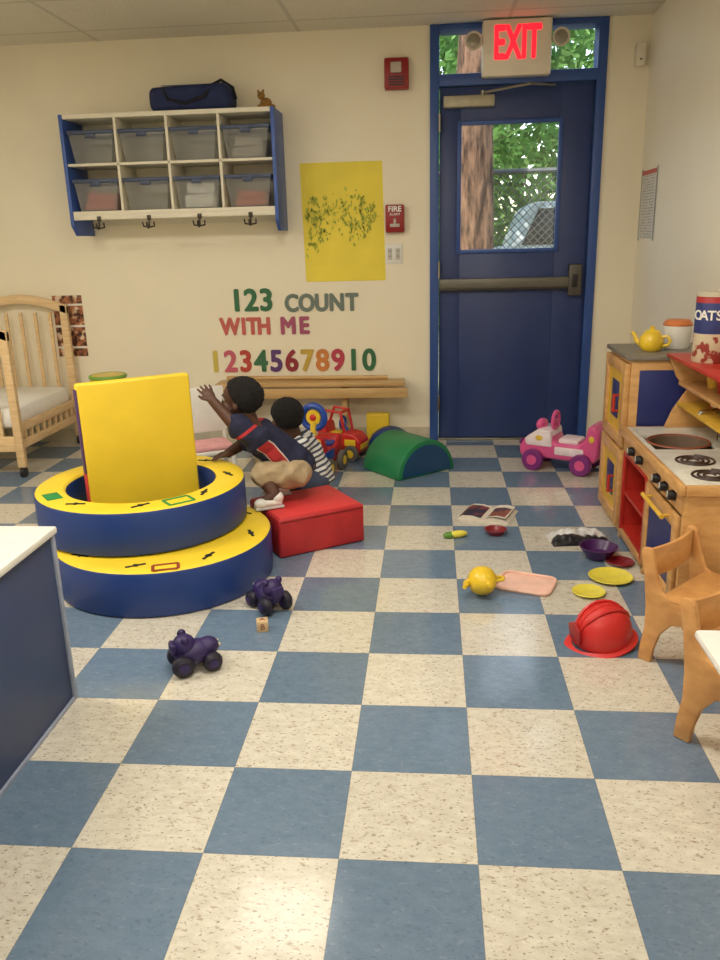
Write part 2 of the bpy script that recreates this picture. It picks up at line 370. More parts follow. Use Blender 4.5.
b=B().m(P('navy_fabric',(30,42,86),.8,0,.25,30,.4)); b.box((0,0,.07),(.49,.21,.14),.05,seg=4)
b.warp(lambda c:Vector((c.x,c.y,max(.0,c.z*(1+.12*math.sin(c.x*14))+noise.noise(c*14)*.014))))
b.done('bag_body',bag)
b=B().m(P('strap_black',(15,16,30),.8)); b.tube([(-.15,-.09,.12),(-.12,-.115,.06),(-.02,-.125,.035),(.10,-.12,.07),(.14,-.08,.13)],.009); b.tube([(.1,0,.14),(.18,-.03,.165),(.25,-.04,.12),(.262,-.03,.06)],.009); b.done('bag_strap',bag)
b=B().m(P('zip_grey',(90,100,130),.5)); b.box((0,-.02,.148),(.36,.012,.004),.001); b.done('zipper',bag)
b=B().m(P('plush_tan',(150,110,50),.9,0,.2)); b.ell((0,0,.03),(.035,.025,.03)); b.ell((-.025,-.01,.07),(.022,.02,.022)); b.ell((-.04,-.01,.092),(.007,.006,.01)); b.ell((-.012,-.01,.094),(.007,.006,.01)); b.ell((.035,0,.012),(.02,.01,.012)); b.ell((-.03,-.02,.012),(.018,.01,.012)); b.m(DARK).ell((-.033,-.028,.073),(.004,.003,.004))
b.done('stuffed_toy',None,'small tan stuffed animal sitting on top of cubby','toy',loc=(-1.06,W-.2,2.0405))
pg=thing('child_painting','yellow paper painting with green dabbed marks taped to wall','painting',(-.655,W+.001,1.40))
b=B().m(P('yellow_paper',(242,220,72),.6,0,.05,5))
t=bmesh.new(); nx,nz=16,20; g=[[None]*(nz+1) for _ in range(nx+1)]
def pap(u,v): return -.0015-.004*(1+math.sin(u*9+v*3))*(1-v*.6)*u*(1-u)*3
for i in range(nx+1):
    for j in range(nz+1):
        u=i/nx;v=j/nz; x=-.255+.51*u+(.012*(1-v)); z=-.355+.71*v
        g[i][j]=t.verts.new((x,pap(u,v),z))
for i in range(nx):
    for j in range(nz): t.faces.new((g[i][j],g[i+1][j],g[i+1][j+1],g[i][j+1]))
b._add(t); b.done('paper_sheet',pg)
rnd=random.Random(11); b=B()
for mi,(mt,sc_,nn,yy) in enumerate(((P('green_paint_thin',(190,192,62),.6,0,.1,30),1.1,1.0,-.0105),(P('green_paint',(134,158,58),.6,0,.2,30),.7,.8,-.0115),(P('green_paint_dark',(96,132,52),.6,0,.2,30),.45,.6,-.0125))):
    t=bmesh.new()
    for cx,cz,n,w_ in ((-.17,.04,22,.05),(-.10,.09,10,.05),(-.13,-.05,12,.05),(.0,.06,14,.05),(.06,.0,12,.06),(.12,.10,12,.045),(.15,.0,20,.05),(.19,.07,8,.04),(-.19,-.13,9,.045),(.05,.15,4,.04),(-.18,.13,6,.03),(.10,-.06,8,.05)):
        for _ in range(int(n*nn)):
            x=cx+rnd.gauss(0,w_*.6); z=cz+rnd.gauss(0,w_*.75); a_=rnd.uniform(.8,2.1); L_=rnd.uniform(.007,.018)*sc_; q=rnd.uniform(.004,.008)*sc_
            if abs(x)>.232: continue
            d=Vector((math.cos(a_),0,math.sin(a_))); nrm=Vector((-d.z,0,d.x)); c=Vector((x,yy,z))
            vs=[]
            for k_ in range(10):
                th=2*PI*k_/10; rr_=rnd.uniform(.6,1.2); vs.append(c+d*math.cos(th)*L_*rr_+nrm*math.sin(th)*q*rr_)
            t.faces.new([t.verts.new(v) for v in vs])
    b.m(mt); b._add(t)
o=b.done('paint_marks',pg,label='green dabbed paint marks'); o['kind']='stuff'
RED=P('alarm_red',(150,30,32),.35,0,.05)
al=thing('fire_alarm_strobe','red wall fire alarm horn with clear strobe','fire alarm',(-.305,W,2.225))
b=B().m(RED); b.bb(-.072,.072,-.055,.0005,-.085,.085,.01); b.done('alarm_body',al)
b=B().m(P('strobe_lens',(190,175,160),.1)); b.bb(-.035,.03,-.075,-.053,.0,.06,.008); b.done('strobe_lens',al)
b=B().m(DARK)
for i in range(4): b.bb(-.045,.045,-.058,-.054,-.065+i*.014,-.058+i*.014)
b.done('speaker_grille',al)
pu=thing('fire_pull_station','red fire alarm pull station with white lever','fire alarm',(-.325,W,1.415))
b=B().m(RED); b.bb(-.058,.058,-.05,.0005,-.082,.082,.008); b.done('station_body',pu)
b=B().m(WHITE); b.text('FIRE',.045,Mt((0,-.052,.055),RY),.001,.001); b.text('ALARM',.02,Mt((0,-.052,.025),RY),.001); b.done('white_lettering',pu)
b=B().m(P('lever_grey',(190,180,172),.4)); b.bb(-.03,.03,-.058,-.05,-.05,-.03,.003); b.bb(-.008,.008,-.058,-.05,-.03,0,.003); b.done('lever',pu)
ou=thing('wall_outlet','white double wall outlet plate','outlet',(-.335,W,1.205))
b=B().m(WHITE); b.bb(-.055,.055,-.008,.0005,-.06,.06,.003); b.done('cover_plate',ou)
for sx in (-.025,.025):
    b=B().m(P('socket_grey',(196,192,182),.4)); b.bb(sx-.014,sx+.014,-.010,-.006,-.035,.035,.002); b.m(DARK)
    for z in (-.018,.014): b.bb(sx-.006,sx-.003,-.0112,-.0095,z,z+.009); b.bb(sx+.003,sx+.006,-.0112,-.0095,z,z+.009)
    b.done('socket',ou)
def bold(b,ch,size,c,rr_,w,ext,hs=1):
    for i_ in range(9):
        dx,dz=(0,0) if i_==8 else (rr_*math.cos(i_*PI/4),rr_*.9*math.sin(i_*PI/4))
        b.text(ch,size,Mt((c[0]+dx,c[1]+.00003*i_,c[2]+dz),RY,(w,hs,1)),ext,0)
def letter(ch,x,z,h,rgb,cn,w=1):
    m=P('letter_'+cn,rgb,.6,0,.04,10); b=B().m(m)
    bold(b,ch,h/.70,(0,-.0035,0),.0065,w,.003)
    num=ch.isdigit()
    b.done('wall_number' if num else 'wall_letter',None,cn+' paper cutout '+('number ' if num else 'letter ')+ch+' stuck on wall','wall lettering',loc=(x,W-.0005,z),group='cutout lettering on the wall')
GR=(52,108,70); TE=(112,124,114); PK=(198,96,88); MG=(166,80,108)
for ch,x,c,n in (('1',-1.36,GR,'green'),('2',-1.265,GR,'green'),('3',-1.165,GR,'green')): letter(ch,x,.93,.135,c,n,.98)
for i,ch in enumerate('COUNT'): letter(ch,-1.0+i*.098,.908,.105,TE,'grey',.85)
for ch,x in zip('WITH',(-1.415,-1.325,-1.265,-1.19)): letter(ch,x,.765,.105,PK,'orange-red',.82)
for ch,x in zip('ME',(-1.03,-.925)): letter(ch,x,.765,.105,MG,'purple-pink',.9)
nc=[('1',(205,184,80),'yellow'),('2',(200,94,112),'pink'),('3',(186,70,54),'red'),('4',(60,118,70),'green'),('5',(95,60,116),'purple'),('6',(146,42,52),'dark red'),('7',(196,164,66),'mustard'),('8',(208,130,64),'orange'),('9',(184,62,80),'crimson'),('1',(62,122,76),'green'),('0',(62,122,76),'green')]
for i,(ch,c,n) in enumerate(nc): letter(ch,-1.53+i*.1025,.535,.135,c,n,.92)
def poster():
    k=N('photo_collage'); tc=k.new('ShaderNodeTexCoord'); v=tc.outputs['Object']
    sep=k.new('ShaderNodeSeparateXYZ'); k.l(v,sep.inputs[0])
    n=k.noise(v,22,3,.6); c=k.mix(k.ramp(n,.4,.6),lin((60,35,25)),lin((190,120,80))); n2=k.noise(v,11,2); c=k.mix(k.ramp(n2,.55,.6),c,lin((225,200,170)))
    a=k.math('ABSOLUTE',k.math('SUBTRACT',k.math('FRACT',k.math('DIVIDE',sep.outputs[2],.14)),.5)); c=k.mix(k.math('GREATER_THAN',a,.45),c,lin((235,230,215)))
    k.l(c,k.p.inputs['Base Color']); return k.mat
b=B().m(poster()); b.bb(-.10,.10,-.004,.0005,-.2,.2); b.done('photo_poster',None,'poster with family photographs taped on wall','poster',loc=(-2.50,W,.79))
ex=thing('exit_sign','white exit sign with red letters and twin lamps','exit sign',(.385,W-.02,2.322))
b=B().m(P('exit_housing',(236,226,206),.4,0,.02,5,0)); b.bb(-.195,.195,-.08,-.001,-.145,.15,.012); b.done('sign_housing',ex)
EM=N('exit_red_glow'); EM.p.inputs['Base Color'].default_value=lin((255,30,40)); EM.p.inputs['Emission Color'].default_value=lin((255,25,45)); EM.p.inputs['Emission Strength'].default_value=1.5
b=B().m(EM.mat); bold(b,'EXIT',.215,(0,-.082,.02),.006,.60,.001,1.15); b.done('exit_letters',ex,label='glowing red letters')
for sx in (-1,1):
    b=B().m(P('lamp_housing',(205,195,175),.4)); b.lathe([(0,-.03),(.03,-.03),(.045,0),(.05,.03),(.044,.03),(0,.026)],(sx*.245,-.055,.045),(PI/2,0,0)); b.cyl((sx*.19,-.04,.045),(sx*.235,-.04,.045),.012)
    b.m(P('lamp_lens',(150,145,132),.1,.3)).ell((sx*.245,-.083,.045),(.038,.008,.038)); b.done('emergency_lamp',ex)
b=B().m(CREAM); b.bb(-.028,.028,-.05,.0005,-.06,.06,.01); b.m(DARK).bb(-.006,.006,-.053,-.049,-.03,-.022); b.done('motion_sensor',None,'small cream motion sensor box high on wall','sensor',loc=(1.09,W,2.27))
def notice():
    k=N('printed_notice'); tc=k.new('ShaderNodeTexCoord'); sep=k.new('ShaderNodeSeparateXYZ'); k.l(tc.outputs['Object'],sep.inputs[0])
    z=sep.outputs[2]; ln=k.math('GREATER_THAN',k.math('FRACT',k.math('DIVIDE',z,.016)),.55)
    ed=k.math('LESS_THAN',k.math('ABSOLUTE',sep.outputs[1]),.13); n=k.ramp(k.noise(tc.outputs['Object'],60,1),.42,.46)
    m=k.math('MULTIPLY',k.math('MULTIPLY',ln,ed),n); c=k.mix(k.math('MULTIPLY',m,.5),lin((215,213,205)),lin((90,90,95)))
    c=k.mix(k.math('GREATER_THAN',z,.165),c,lin((190,80,70))); k.l(c,k.p.inputs['Base Color']); return k.mat
b=B().m(notice()); b.bb(-.004,.0005,-.16,.16,-.19,.19); b.m(P('notice_frame',(150,150,146),.5)).bb(-.006,-.0005,-.17,-.16,-.2,.2); b.bb(-.006,-.0005,.16,.17,-.2,.2); b.done('wall_notice',None,'printed white notice with red header on wall','notice',loc=(XR,3.60,1.45))
# ------------------------------------------------------------ crib
CW=WOOD('crib_wood',(212,174,122),(234,204,156))
cr=thing('crib','light wooden crib with gently curved slatted ends','crib',(-2.80,3.34,0))
hx,hy=.30,.40
for nm,y,zt in (('end_panel',hy,.98),('end_panel',-hy,.90)):
    b=B().m(CW)
    for sx in (-1,1): b.box((sx*hx,y,(zt-.04+.06)/2),(.05,.035,zt-.04-.06),.006)
    n=14; top=[(-hx-.025+i*(2*hx+.05)/n, zt-.05+.075*math.sin(PI*i/n)) for i in range(n+1)]; bot=[(x,z-.055) for x,z in top][::-1]
    b.poly(top+bot,.035,Mt((0,y,0),(PI/2,0,0)),.004)
    b.box((0,y,.20),(2*hx,.025,.09),.004)
    for i in range(5):
        x=-hx+.10+i*.10; b.bb(x-.011,x+.011,y-.007,y+.007,.23,zt-.09)
    b.done(nm,cr)
for sx in (-1,1):
    b=B().m(CW); b.box((sx*hx,0,.29),(.025,2*hy-.03,.05),.006); b.box((sx*hx,0,.19),(.025,2*hy-.03,.05),.006)
    for i in range(9):
        y=-hy+.08+i*.08; b.bb(sx*hx-.007,sx*hx+.007,y-.01,y+.01,.20,.28)
    b.done('side_rail',cr)
b=B().m(P('mattress_white',(248,246,240),.8,0,.02)); b.box((0,0,.345),(2*hx-.04,2*hy-.06,.12),.03); b.done('mattress',cr)
for sx in (-1,1):
    for sy in (-1,1):
        b=B().m(DARK); b.cyl((sx*hx-.012,sy*hy,.03),(sx*hx+.012,sy*hy,.03),.03); b.m(METAL).cyl((sx*hx,sy*hy,.04),(sx*hx,sy*hy,.075),.008); b.done('caster',cr)
b0=thing('low_wooden_bench','long low light wooden plank bench by wall','bench',(-.88,3.70,0))
BW=WOOD('bench_wood',(186,146,90),(212,176,118),(3,20,20))
b=B().m(BW); b.box((0,-.02,.414),(1.22,.17,.025),.005); b.done('seat_plank',b0)
b=B().m(BW); b.box((0.03,-.095,.36),(1.20,.024,.065),.005); b.done('front_beam',b0)
b=B().m(BW); b.cyl((-.56,.03,.443),(.50,.03,.438),.014); b.done('rail',b0)
for x in (-.42,.22):
    b=B().m(BW); b.box((x,.01,.2),(.035,.12,.40),.005); b.done('leg',b0)
# ------------------------------------------------------------ soft play
VY=P('vinyl_yellow',(238,204,48),.45,0,.05,6,.05); VB=P('vinyl_blue',(28,58,124),.42,0,.06,6,.05); VR=P('vinyl_red',(206,54,54),.6,0,.05,6,.05); VG=P('vinyl_green',(28,122,76),.42,0,.05,6,.05); VP=P('vinyl_purple',(80,44,100),.45)
BK=P('black_strap',(20,22,25),.7)
def foam_ring(loc,R,r,h,label,rz):
    o=thing('foam_ring',label,'soft play ring',loc,rz,group='stacked soft play rings')
    b=B().m(VB); b.lathe([(r+.006,.001),(R-.010,.001),(R-.002,.006),(R,.014),(R,h-.014),(R-.004,h-.006)],seg=72); b.lathe([(r+.004,h-.008),(r,h-.02),(r,.01),(r+.006,.001)],seg=72); b.done('ring_side',o,label='blue vinyl side')
    b=B().m(VY); b.lathe([(R-.004,h-.006),(R-.012,h-.001),(R-.05,h),(r+.05,h),(r+.012,h-.001),(r+.004,h-.008)],seg=72); b.done('ring_top',o,label='yellow vinyl top')
    for k in range(5):
        b=B().m(BK)
        a=-2.3+k*.75; rr_=R-.07; c=(rr_*math.cos(a),rr_*math.sin(a),h+.001); b.box(c,(.012,.075,.003),.001,(0,0,a+.5)); b.box((c[0],c[1],h+.0015),(.02,.02,.004),.001,(0,0,a))
        b.done('black_strap',o)
    return o
lo=foam_ring((-1.185,1.56,0),.432,.22,.181,'lower blue foam ring with yellow top on floor',0)
up=foam_ring((-1.305,1.685,.1845),.425,.30,.178,'upper blue foam ring with yellow top stacked askew',.3)
def patch(par,mat,a,R,w,l,z,nm):
    b=B().m(mat); c=Vector((R*math.cos(a),R*math.sin(a),z))
    for dx,dy,sx,sy in ((0,l/2,w,.012),(0,-l/2,w,.012),(w/2,0,.012,l),(-w/2,0,.012,l)):
        v=Vector((dx,dy,0)); v.rotate(Matrix.Rotation(a,3,'Z')); b.box(c+v,(sx,sy,.003),.001,(0,0,a))
    b.done(nm,par)
patch(up,P('patch_green',(30,140,70),.5),-1.15,.365,.07,.10,.179,'green_outline_patch')
patch(lo,P('patch_red',(150,60,34),.5),-1.25,.39,.05,.09,.182,'red_outline_patch')
b=B().m(P('patch_green',(30,140,70),.5)); b.box((.365*math.cos(-2.75),.365*math.sin(-2.75),.179),(.06,.09,.003),.001,(0,0,-2.75)); b.done('green_patch',up)
a=math.radians(34)
sl=thing('foam_slab','yellow vinyl foam slab standing upright in ring','soft play slab',(-1.325,1.765,.001),a,rot=(-.03,0,a))
b=B().m(VY); b.box((0,0,.387),(.47,.05,.772),.012,seg=3); b.done('slab_cover',sl)
b=B().m(VP); b.bb(-.239,-.232,-.022,.022,.4,.75,.002); b.m(VR).bb(-.239,-.232,-.022,.022,.03,.4,.002); b.done('side_band',sl,label='purple and red side band')
rb=thing('foam_block','red vinyl foam block on floor beside ring','soft play block',(-.665,1.965,0),math.radians(33))
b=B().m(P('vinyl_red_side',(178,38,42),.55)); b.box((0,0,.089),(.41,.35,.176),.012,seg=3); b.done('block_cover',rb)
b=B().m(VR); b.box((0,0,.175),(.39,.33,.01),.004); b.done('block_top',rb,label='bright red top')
b=B().m(P('seam_dark_red',(120,22,28),.5)); b.box((.0,-.176,.162),(.39,.003,.004)); b.done('seam',rb)
def half(name,label,loc,rz,R,L,mc,me_):
    o=thing(name,label,'soft play arch',loc,rz)
    b=B().m(mc); pts=[(R*math.cos(PI*i/24),max(.002,R*math.sin(PI*i/24))) for i in range(25)]
    b.poly(pts,L,Mt((0,0,0),(PI/2,0,0)),.006); b.done('arch_cover',o)
    for sy in (-1,1):
        b=B().m(me_); b.poly([(p[0]*.86,.01+p[1]*.82) for p in pts],.004,Mt((0,sy*(L/2+.001),0),(PI/2,0,0))); b.done('end_panel',o,label='blue vinyl end panel')
    return o
half('foam_half_cylinder','green vinyl half cylinder with blue end on floor',(-.235,3.11,0),math.radians(40),.205,.34,VG,P('vinyl_blue_end',(24,70,112),.42,0,.06,6,.05))
half('foam_half_cylinder','dark blue vinyl half cylinder behind the green one',(-.36,3.53,0),0,.15,.12,VB,VB)
b=B().m(VY); b.box((0,0,.10),(.15,.07,.20),.012,seg=3); b.done('foam_block',None,'low yellow vinyl foam block under the bench','soft play block',loc=(-.45,3.745,0))
# ------------------------------------------------------------ left cabinet
CB=P('cabinet_blue',(58,72,108),.5,0,.04)
lc=thing('low_cabinet','low slate blue cabinet with white top and edging','cabinet',(-1.168,.61,0))
b=B().m(CB); b.bb(-.5,-.004,-1.3,-.004,.0,.525,.003); b.done('cabinet_body',lc)
b=B().m(WHITE); b.bb(-.51,.010,-1.31,.010,.526,.548,.006); b.done('cabinet_top',lc,label='white laminate top')
b=B().m(P('edge_white',(150,158,178),.4)); b.bb(-.006,.004,-.014,.002,.0,.525,.002); b.bb(-.004,.003,-1.3,-.014,.0,.012,.001); b.done('edge_banding',lc,label='pale edge banding')
# ------------------------------------------------------------ play kitchen
KW=WOOD('kitchen_wood',(190,140,82),(216,168,106),(8,8,30)); KY=P('kitchen_yellow',(214,172,60),.45); KR=P('kitchen_red',(180,44,34),.4); KB=P('kitchen_blue',(30,42,108),.4); KG=P('kitchen_grey',(120,114,102),.4); KC=P('kitchen_counter',(214,210,196),.35)
kf=thing('play_refrigerator','tall wooden play refrigerator with grey top','play kitchen',(.73,2.03,0))
b=B().m(KW); b.bb(0.015,.40,.012,.42,.0,.78,.004); b.done('cabinet_body',kf)
b=B().m(KG); b.bb(-.005,.405,0,.43,.781,.80,.004); b.done('cabinet_top',kf,label='grey top')
b=B().m(KB); b.bb(.05,.38,.004,.0118,.50,.74,.001); b.m(KY).bb(.05,.38,.003,.0118,.40,.49,.001); b.done('side_panel',kf,label='dark blue and yellow side panel')
for z0,z1 in ((.40,.765),(.04,.385)):
    b=B().m(KW); x0,x1=-.008,.014
    b.bb(x0,x1,.02,.07,z0,z1,.003); b.bb(x0,x1,.36,.41,z0,z1,.003); b.bb(x0,x1,.07,.36,z0,z0+.05,.003); b.bb(x0,x1,.07,.36,z1-.05,z1,.003)
    b.m(KY).bb(.002,.012,.07,.36,z0+.05,z1-.05); b.m(KB).bb(-.001,.003,.15,.28,z0+.1,z1-.1,.001)
    d=b.done('cabinet_door',kf)
    b=B().m(KR); b.cyl((-.03,.10,(z0+z1)/2-.04),(-.03,.10,(z0+z1)/2+.04),.007); b.cyl((-.03,.10,(z0+z1)/2-.035),(-.008,.10,(z0+z1)/2-.035),.005); b.cyl((-.03,.10,(z0+z1)/2+.035),(-.008,.10,(z0+z1)/2+.035),.005); b.done('handle',d)
ks=thing('play_stove','wooden play stove with sink, burners and hutch shelves','play kitchen',(.73,1.15,0))
b=B().m(KW)
b.bb(.0,.40,0.0,.022,.0,.485,.003); b.bb(.0,.40,.848,.87,.0,.485,.003); b.bb(.0,.40,.44,.46,.0,.485,.002); b.bb(.0,.40,.022,.848,.02,.05,.002)
b.bb(.39,.41,.0,.87,.02,.485); b.bb(-.002,.014,.022,.848,.395,.485,.002)
b.done('stove_body',ks)
b=B().m(KR); b.bb(.01,.385,.462,.475,.055,.39); b.bb(.01,.385,.835,.846,.055,.39); b.bb(.375,.388,.475,.835,.055,.39); b.bb(.006,.385,.475,.835,.21,.225); b.bb(.006,.385,.475,.835,.055,.065); b.bb(-.004,.012,.462,.848,.385,.40,.002); b.bb(-.004,.012,.462,.48,.05,.385,.002); b.bb(-.004,.012,.83,.848,.05,.385,.002); b.done('open_shelf',ks,label='red open shelf compartment')
b=B().m(KW); x0,x1=-.012,.004
b.bb(x0,x1,.03,.08,.06,.385,.003); b.bb(x0,x1,.385,.435,.06,.385,.003); b.bb(x0,x1,.08,.385,.06,.11,.003); b.bb(x0,x1,.08,.385,.335,.385,.003); b.m(KB).bb(-.006,.002,.08,.385,.11,.335)
d=b.done('oven_door',ks,label='wood framed blue oven door')
b=B().m(KY); b.cyl((-.04,.10,.36),(-.04,.36,.36),.008); b.cyl((-.04,.12,.36),(-.012,.12,.36),.005); b.cyl((-.04,.34,.36),(-.012,.34,.36),.005); b.done('handle',d)
b=B().m(KC); b.bb(.0,.41,.0,.46,.486,.50,.004)
b.bb(.0,.03,.46,.87,.486,.50,.003); b.bb(.26,.41,.46,.87,.486,.50,.003); b.bb(.03,.26,.46,.485,.486,.50); b.bb(.03,.26,.72,.87,.486,.50)
b.done('countertop',ks,label='pale countertop')
b=B().m(KW); b.bb(-.022,-.001,-.01,.88,.47,.508,.004); b.bb(-.001,.41,-.014,-.001,.47,.508,.003); b.done('counter_edge',ks)
b=B().m(P('sink_dark',(112,92,76),.35)); b.lathe([(.122,.501),(.116,.504),(.108,.498),(.098,.42),(.05,.405),(0,.405)],(.145,.60,0)); b.m(P('sink_drain',(50,44,40),.4)).lathe([(.02,.407),(0,.408)],(.145,.60,0)); b.m(P('sink_ring',(150,74,46),.4)).ring((.145,.60,.503),.116,.004); b.done('sink_bowl',ks,label='recessed round brown sink bowl with orange rim')
b=B().m(CHROME); b.tube([(.30,.60,.50),(.30,.60,.60),(.28,.60,.63),(.22,.60,.62),(.21,.60,.60)],.009); b.done('faucet',ks)
for y in (.13,.32):
    b=B().m(P('burner_brown',(60,40,32),.5)); pts=[]
    for i in range(90):
        t_=i/89*2*PI*3.2; r=.015+.06*i/89; pts.append((.12+r*math.cos(t_),y+r*math.sin(t_),.502))
    b.tube(pts,.0045,6); b.done('burner',ks,label='dark spiral burner')
for y in (.10,.20,.30,.55,.68):
    b=B().m(DARK); b.cyl((-.003,y,.44),(-.028,y,.44),.02,.016); b.m(WHITE).box((-.029,y,.445),(.003,.004,.02)); b.done('knob',ks)
b=B().m(KW)
b.bb(.39,.41,.0,.87,.50,.80,.002)
b.poly([(.16,0),(.41,0),(.41,.30),(.16,.30),(.19,.22),(.24,.16),(.19,.08)],.018,Mt((0,.861,.50),(PI/2,0,0)),.002)
b.poly([(.22,0),(.41,0),(.41,.30),(.20,.30),(.24,.2),(.24,.1)],.018,Mt((0,.009,.50),(PI/2,0,0)),.002)
b.bb(.20,.40,.018,.852,.685,.70,.002)
b.done('hutch',ks)
b=B().m(KR); b.bb(.15,.418,-.005,.875,.801,.815,.003); b.m(KY).bb(.20,.40,.018,.852,.60,.612,.002); b.done('hutch_shelf',ks,label='red top shelf and yellow lower shelf')
def oats():
    k=N('oats_label'); tc=k.new('ShaderNodeTexCoord'); sep=k.new('ShaderNodeSeparateXYZ'); k.l(tc.outputs['Object'],sep.inputs[0]); z=sep.outputs[2]
    c=k.mix(k.math('GREATER_THAN',z,.11),lin((205,190,160)),lin((40,50,110))); c=k.mix(k.math('GREATER_THAN',z,.225),c,lin((170,40,40)))
    n=k.noise(tc.outputs['Object'],26,2); c=k.mix(k.math('MULTIPLY',k.ramp(n,.5,.55),k.math('LESS_THAN',z,.10)),c,lin((150,60,50))); k.l(c,k.p.inputs['Base Color']); return k.mat
ot=thing('oats_canister','blue and red cardboard oats canister on shelf','food container',(.97,1.78,.8155),-.7)
b=B().m(oats()); b.lathe([(0,0),(.062,0),(.064,.004),(.064,.25),(.062,.253)],seg=40); b.done('canister_body',ot)
b=B().m(P('oats_lid',(200,190,168),.5)); b.lathe([(.066,.248),(.067,.26),(.062,.263),(0,.26)],seg=40); b.done('canister_lid',ot)
b=B().m(WHITE)
for i,ch in enumerate('OATS'):
    a_=-PI/2+(i-1.5)*.42+.1; b.text(ch,.05,Mt((.0655*math.cos(a_),.0655*math.sin(a_),.178),(PI/2,0,a_+PI/2)),.0008,.001)
b.done('canister_lettering',ot)
def teapot(loc,rz,lbl,sc,rot=None):
    o=thing('toy_teapot',lbl,'toy teapot',loc,rz,rot=rot,sc=sc); TY=P('toy_yellow',(230,194,48),.3)
    b=B().m(TY); b.lathe([(0,0),(.035,0),(.05,.015),(.056,.04),(.05,.065),(.036,.08),(.034,.085)]); b.done('pot_body',o)
    b=B().m(TY); b.lathe([(.037,.083),(.03,.092),(.012,.098),(.008,.104),(.012,.112),(0,.116)]); b.done('lid',o)
    b=B().m(TY); b.tube([(.045,0,.03),(.07,0,.045),(.08,0,.07),(.093,0,.082)],[.016,.012,.009,.008],10); b.done('spout',o)
    b=B().m(TY); b.tube([(-.045,0,.065),(-.07,0,.07),(-.085,0,.05),(-.075,0,.03),(-.05,0,.025)],.007,8); b.done('handle',o)
    return o
teapot((.86,2.2,.8005),2.6,'yellow toy teapot on top of play refrigerator',.95)
b=B().m(WHITE); b.lathe([(0,0),(.05,0),(.055,.01),(.062,.1),(.058,.102),(.05,.02),(0,.015)]); b.m(P('toy_orange',(200,116,60),.4)).lathe([(.062,.1),(.064,.106),(.05,.125),(0,.128)]); b.done('toy_jar',None,'white toy jar with orange lid on play refrigerator','toy',loc=(.99,2.28,.8005))
b=B().m(VR); b.box((0,0,.03),(.09,.12,.06),.01); b.m(KY).box((0,-.061,.03),(.05,.002,.03)); b.done('toy_food_box',None,'small red toy food box on hutch shelf','toy',loc=(1.0,1.52,.8155))
b=B().m(KY); b.lathe([(0,0),(.022,0),(.03,.05),(.027,.05),(.02,.006),(0,.005)],seg=24); b.ring((.034,0,.028),.014,.004,'Y',16,6); b.done('toy_cup',None,'yellow toy cup on the hutch middle shelf','toy dish',loc=(1.02,1.84,.7005))
b=B().m(KR); b.lathe([(0,0),(.022,0),(.03,.05),(.027,.05),(.02,.006),(0,.005)],seg=24); b.ring((.034,0,.028),.014,.004,'Y',16,6); b.done('toy_cup',None,'red toy cup on the hutch middle shelf','toy dish',loc=(1.02,1.72,.7005))
b=B().m(P('toy_box_red',(170,50,44),.5)); b.box((0,0,.035),(.05,.10,.07),.004); b.m(P('toy_box_label',(230,214,170),.5)).box((-.0255,0,.035),(.001,.07,.04)); b.done('toy_food_box',None,'small red and cream toy food box on lower shelf','toy',loc=(1.04,1.80,.6125))
# toddler chairs
CHW=WOOD('chair_wood',(188,132,74),(214,160,96),(10,10,20))
def chair(loc,rz,label,sc=1):
    o=thing('toddler_chair',label,'chair',loc,rz,group='small wooden toddler chairs',sc=sc)
    for sx in (-1,1):
        b=B().m(CHW)
        pr=[(-.165,0),(-.118,0),(-.112,.05),(-.095,.11),(-.06,.155),(0,.17),(.06,.155),(.095,.11),(.112,.05),(.118,0),(.165,0),(.160,.06),(.150,.12),(.152,.20),(.166,.31),(.182,.375),(.177,.395),(.155,.398),(.140,.385),(.122,.31),(.10,.258),(.06,.236),(-.09,.232),(-.135,.222),(-.152,.20),(-.150,.12),(-.160,.06)]
        b.poly(pr,.020,Mt((sx*.145,0,0),(PI/2,0,PI/2)),.006); b.done('side_frame',o)
    b=B().m(CHW); b.box((0,-.02,.240),(.308,.25,.014),.006); b.done('seat',o)
    b=B().m(CHW)
    n=12; top=[]
    for i in range(n+1):
        u=-1+2*i/n; top.append((u*.134,.152-.018*(1-u*u)))
    pr2=top+[(x,y_+.014) for x,y_ in top[::-1]]
    b.poly(pr2,.10,Mt((0,0,.340)),.004); b.done('backrest',o,label='flat curved wooden backrest')
    return o
chair((.768,.915,0),.80,'light wooden toddler chair near play stove',.95)
chair((.775,.475,0),.72,'light wooden toddler chair beside white table',1.02)
tb=thing('toddler_table','low white laminate table with rounded corner','table',(.79,-.255,0))
b=B().m(WHITE); b.box((0,0,.49),(.68,.80,.022),.01); b.done('table_top',tb)
b=B().m(CHW); b.box((0.02,0,.467),(.56,.70,.022),.003); b.done('table_apron',tb)
for sx in (-.12,.25):
    for sy in (-1,1):
        b=B().m(METAL); b.cyl((sx,sy*.30,0),(sx,sy*.30,.457),.015); b.done('leg',tb)
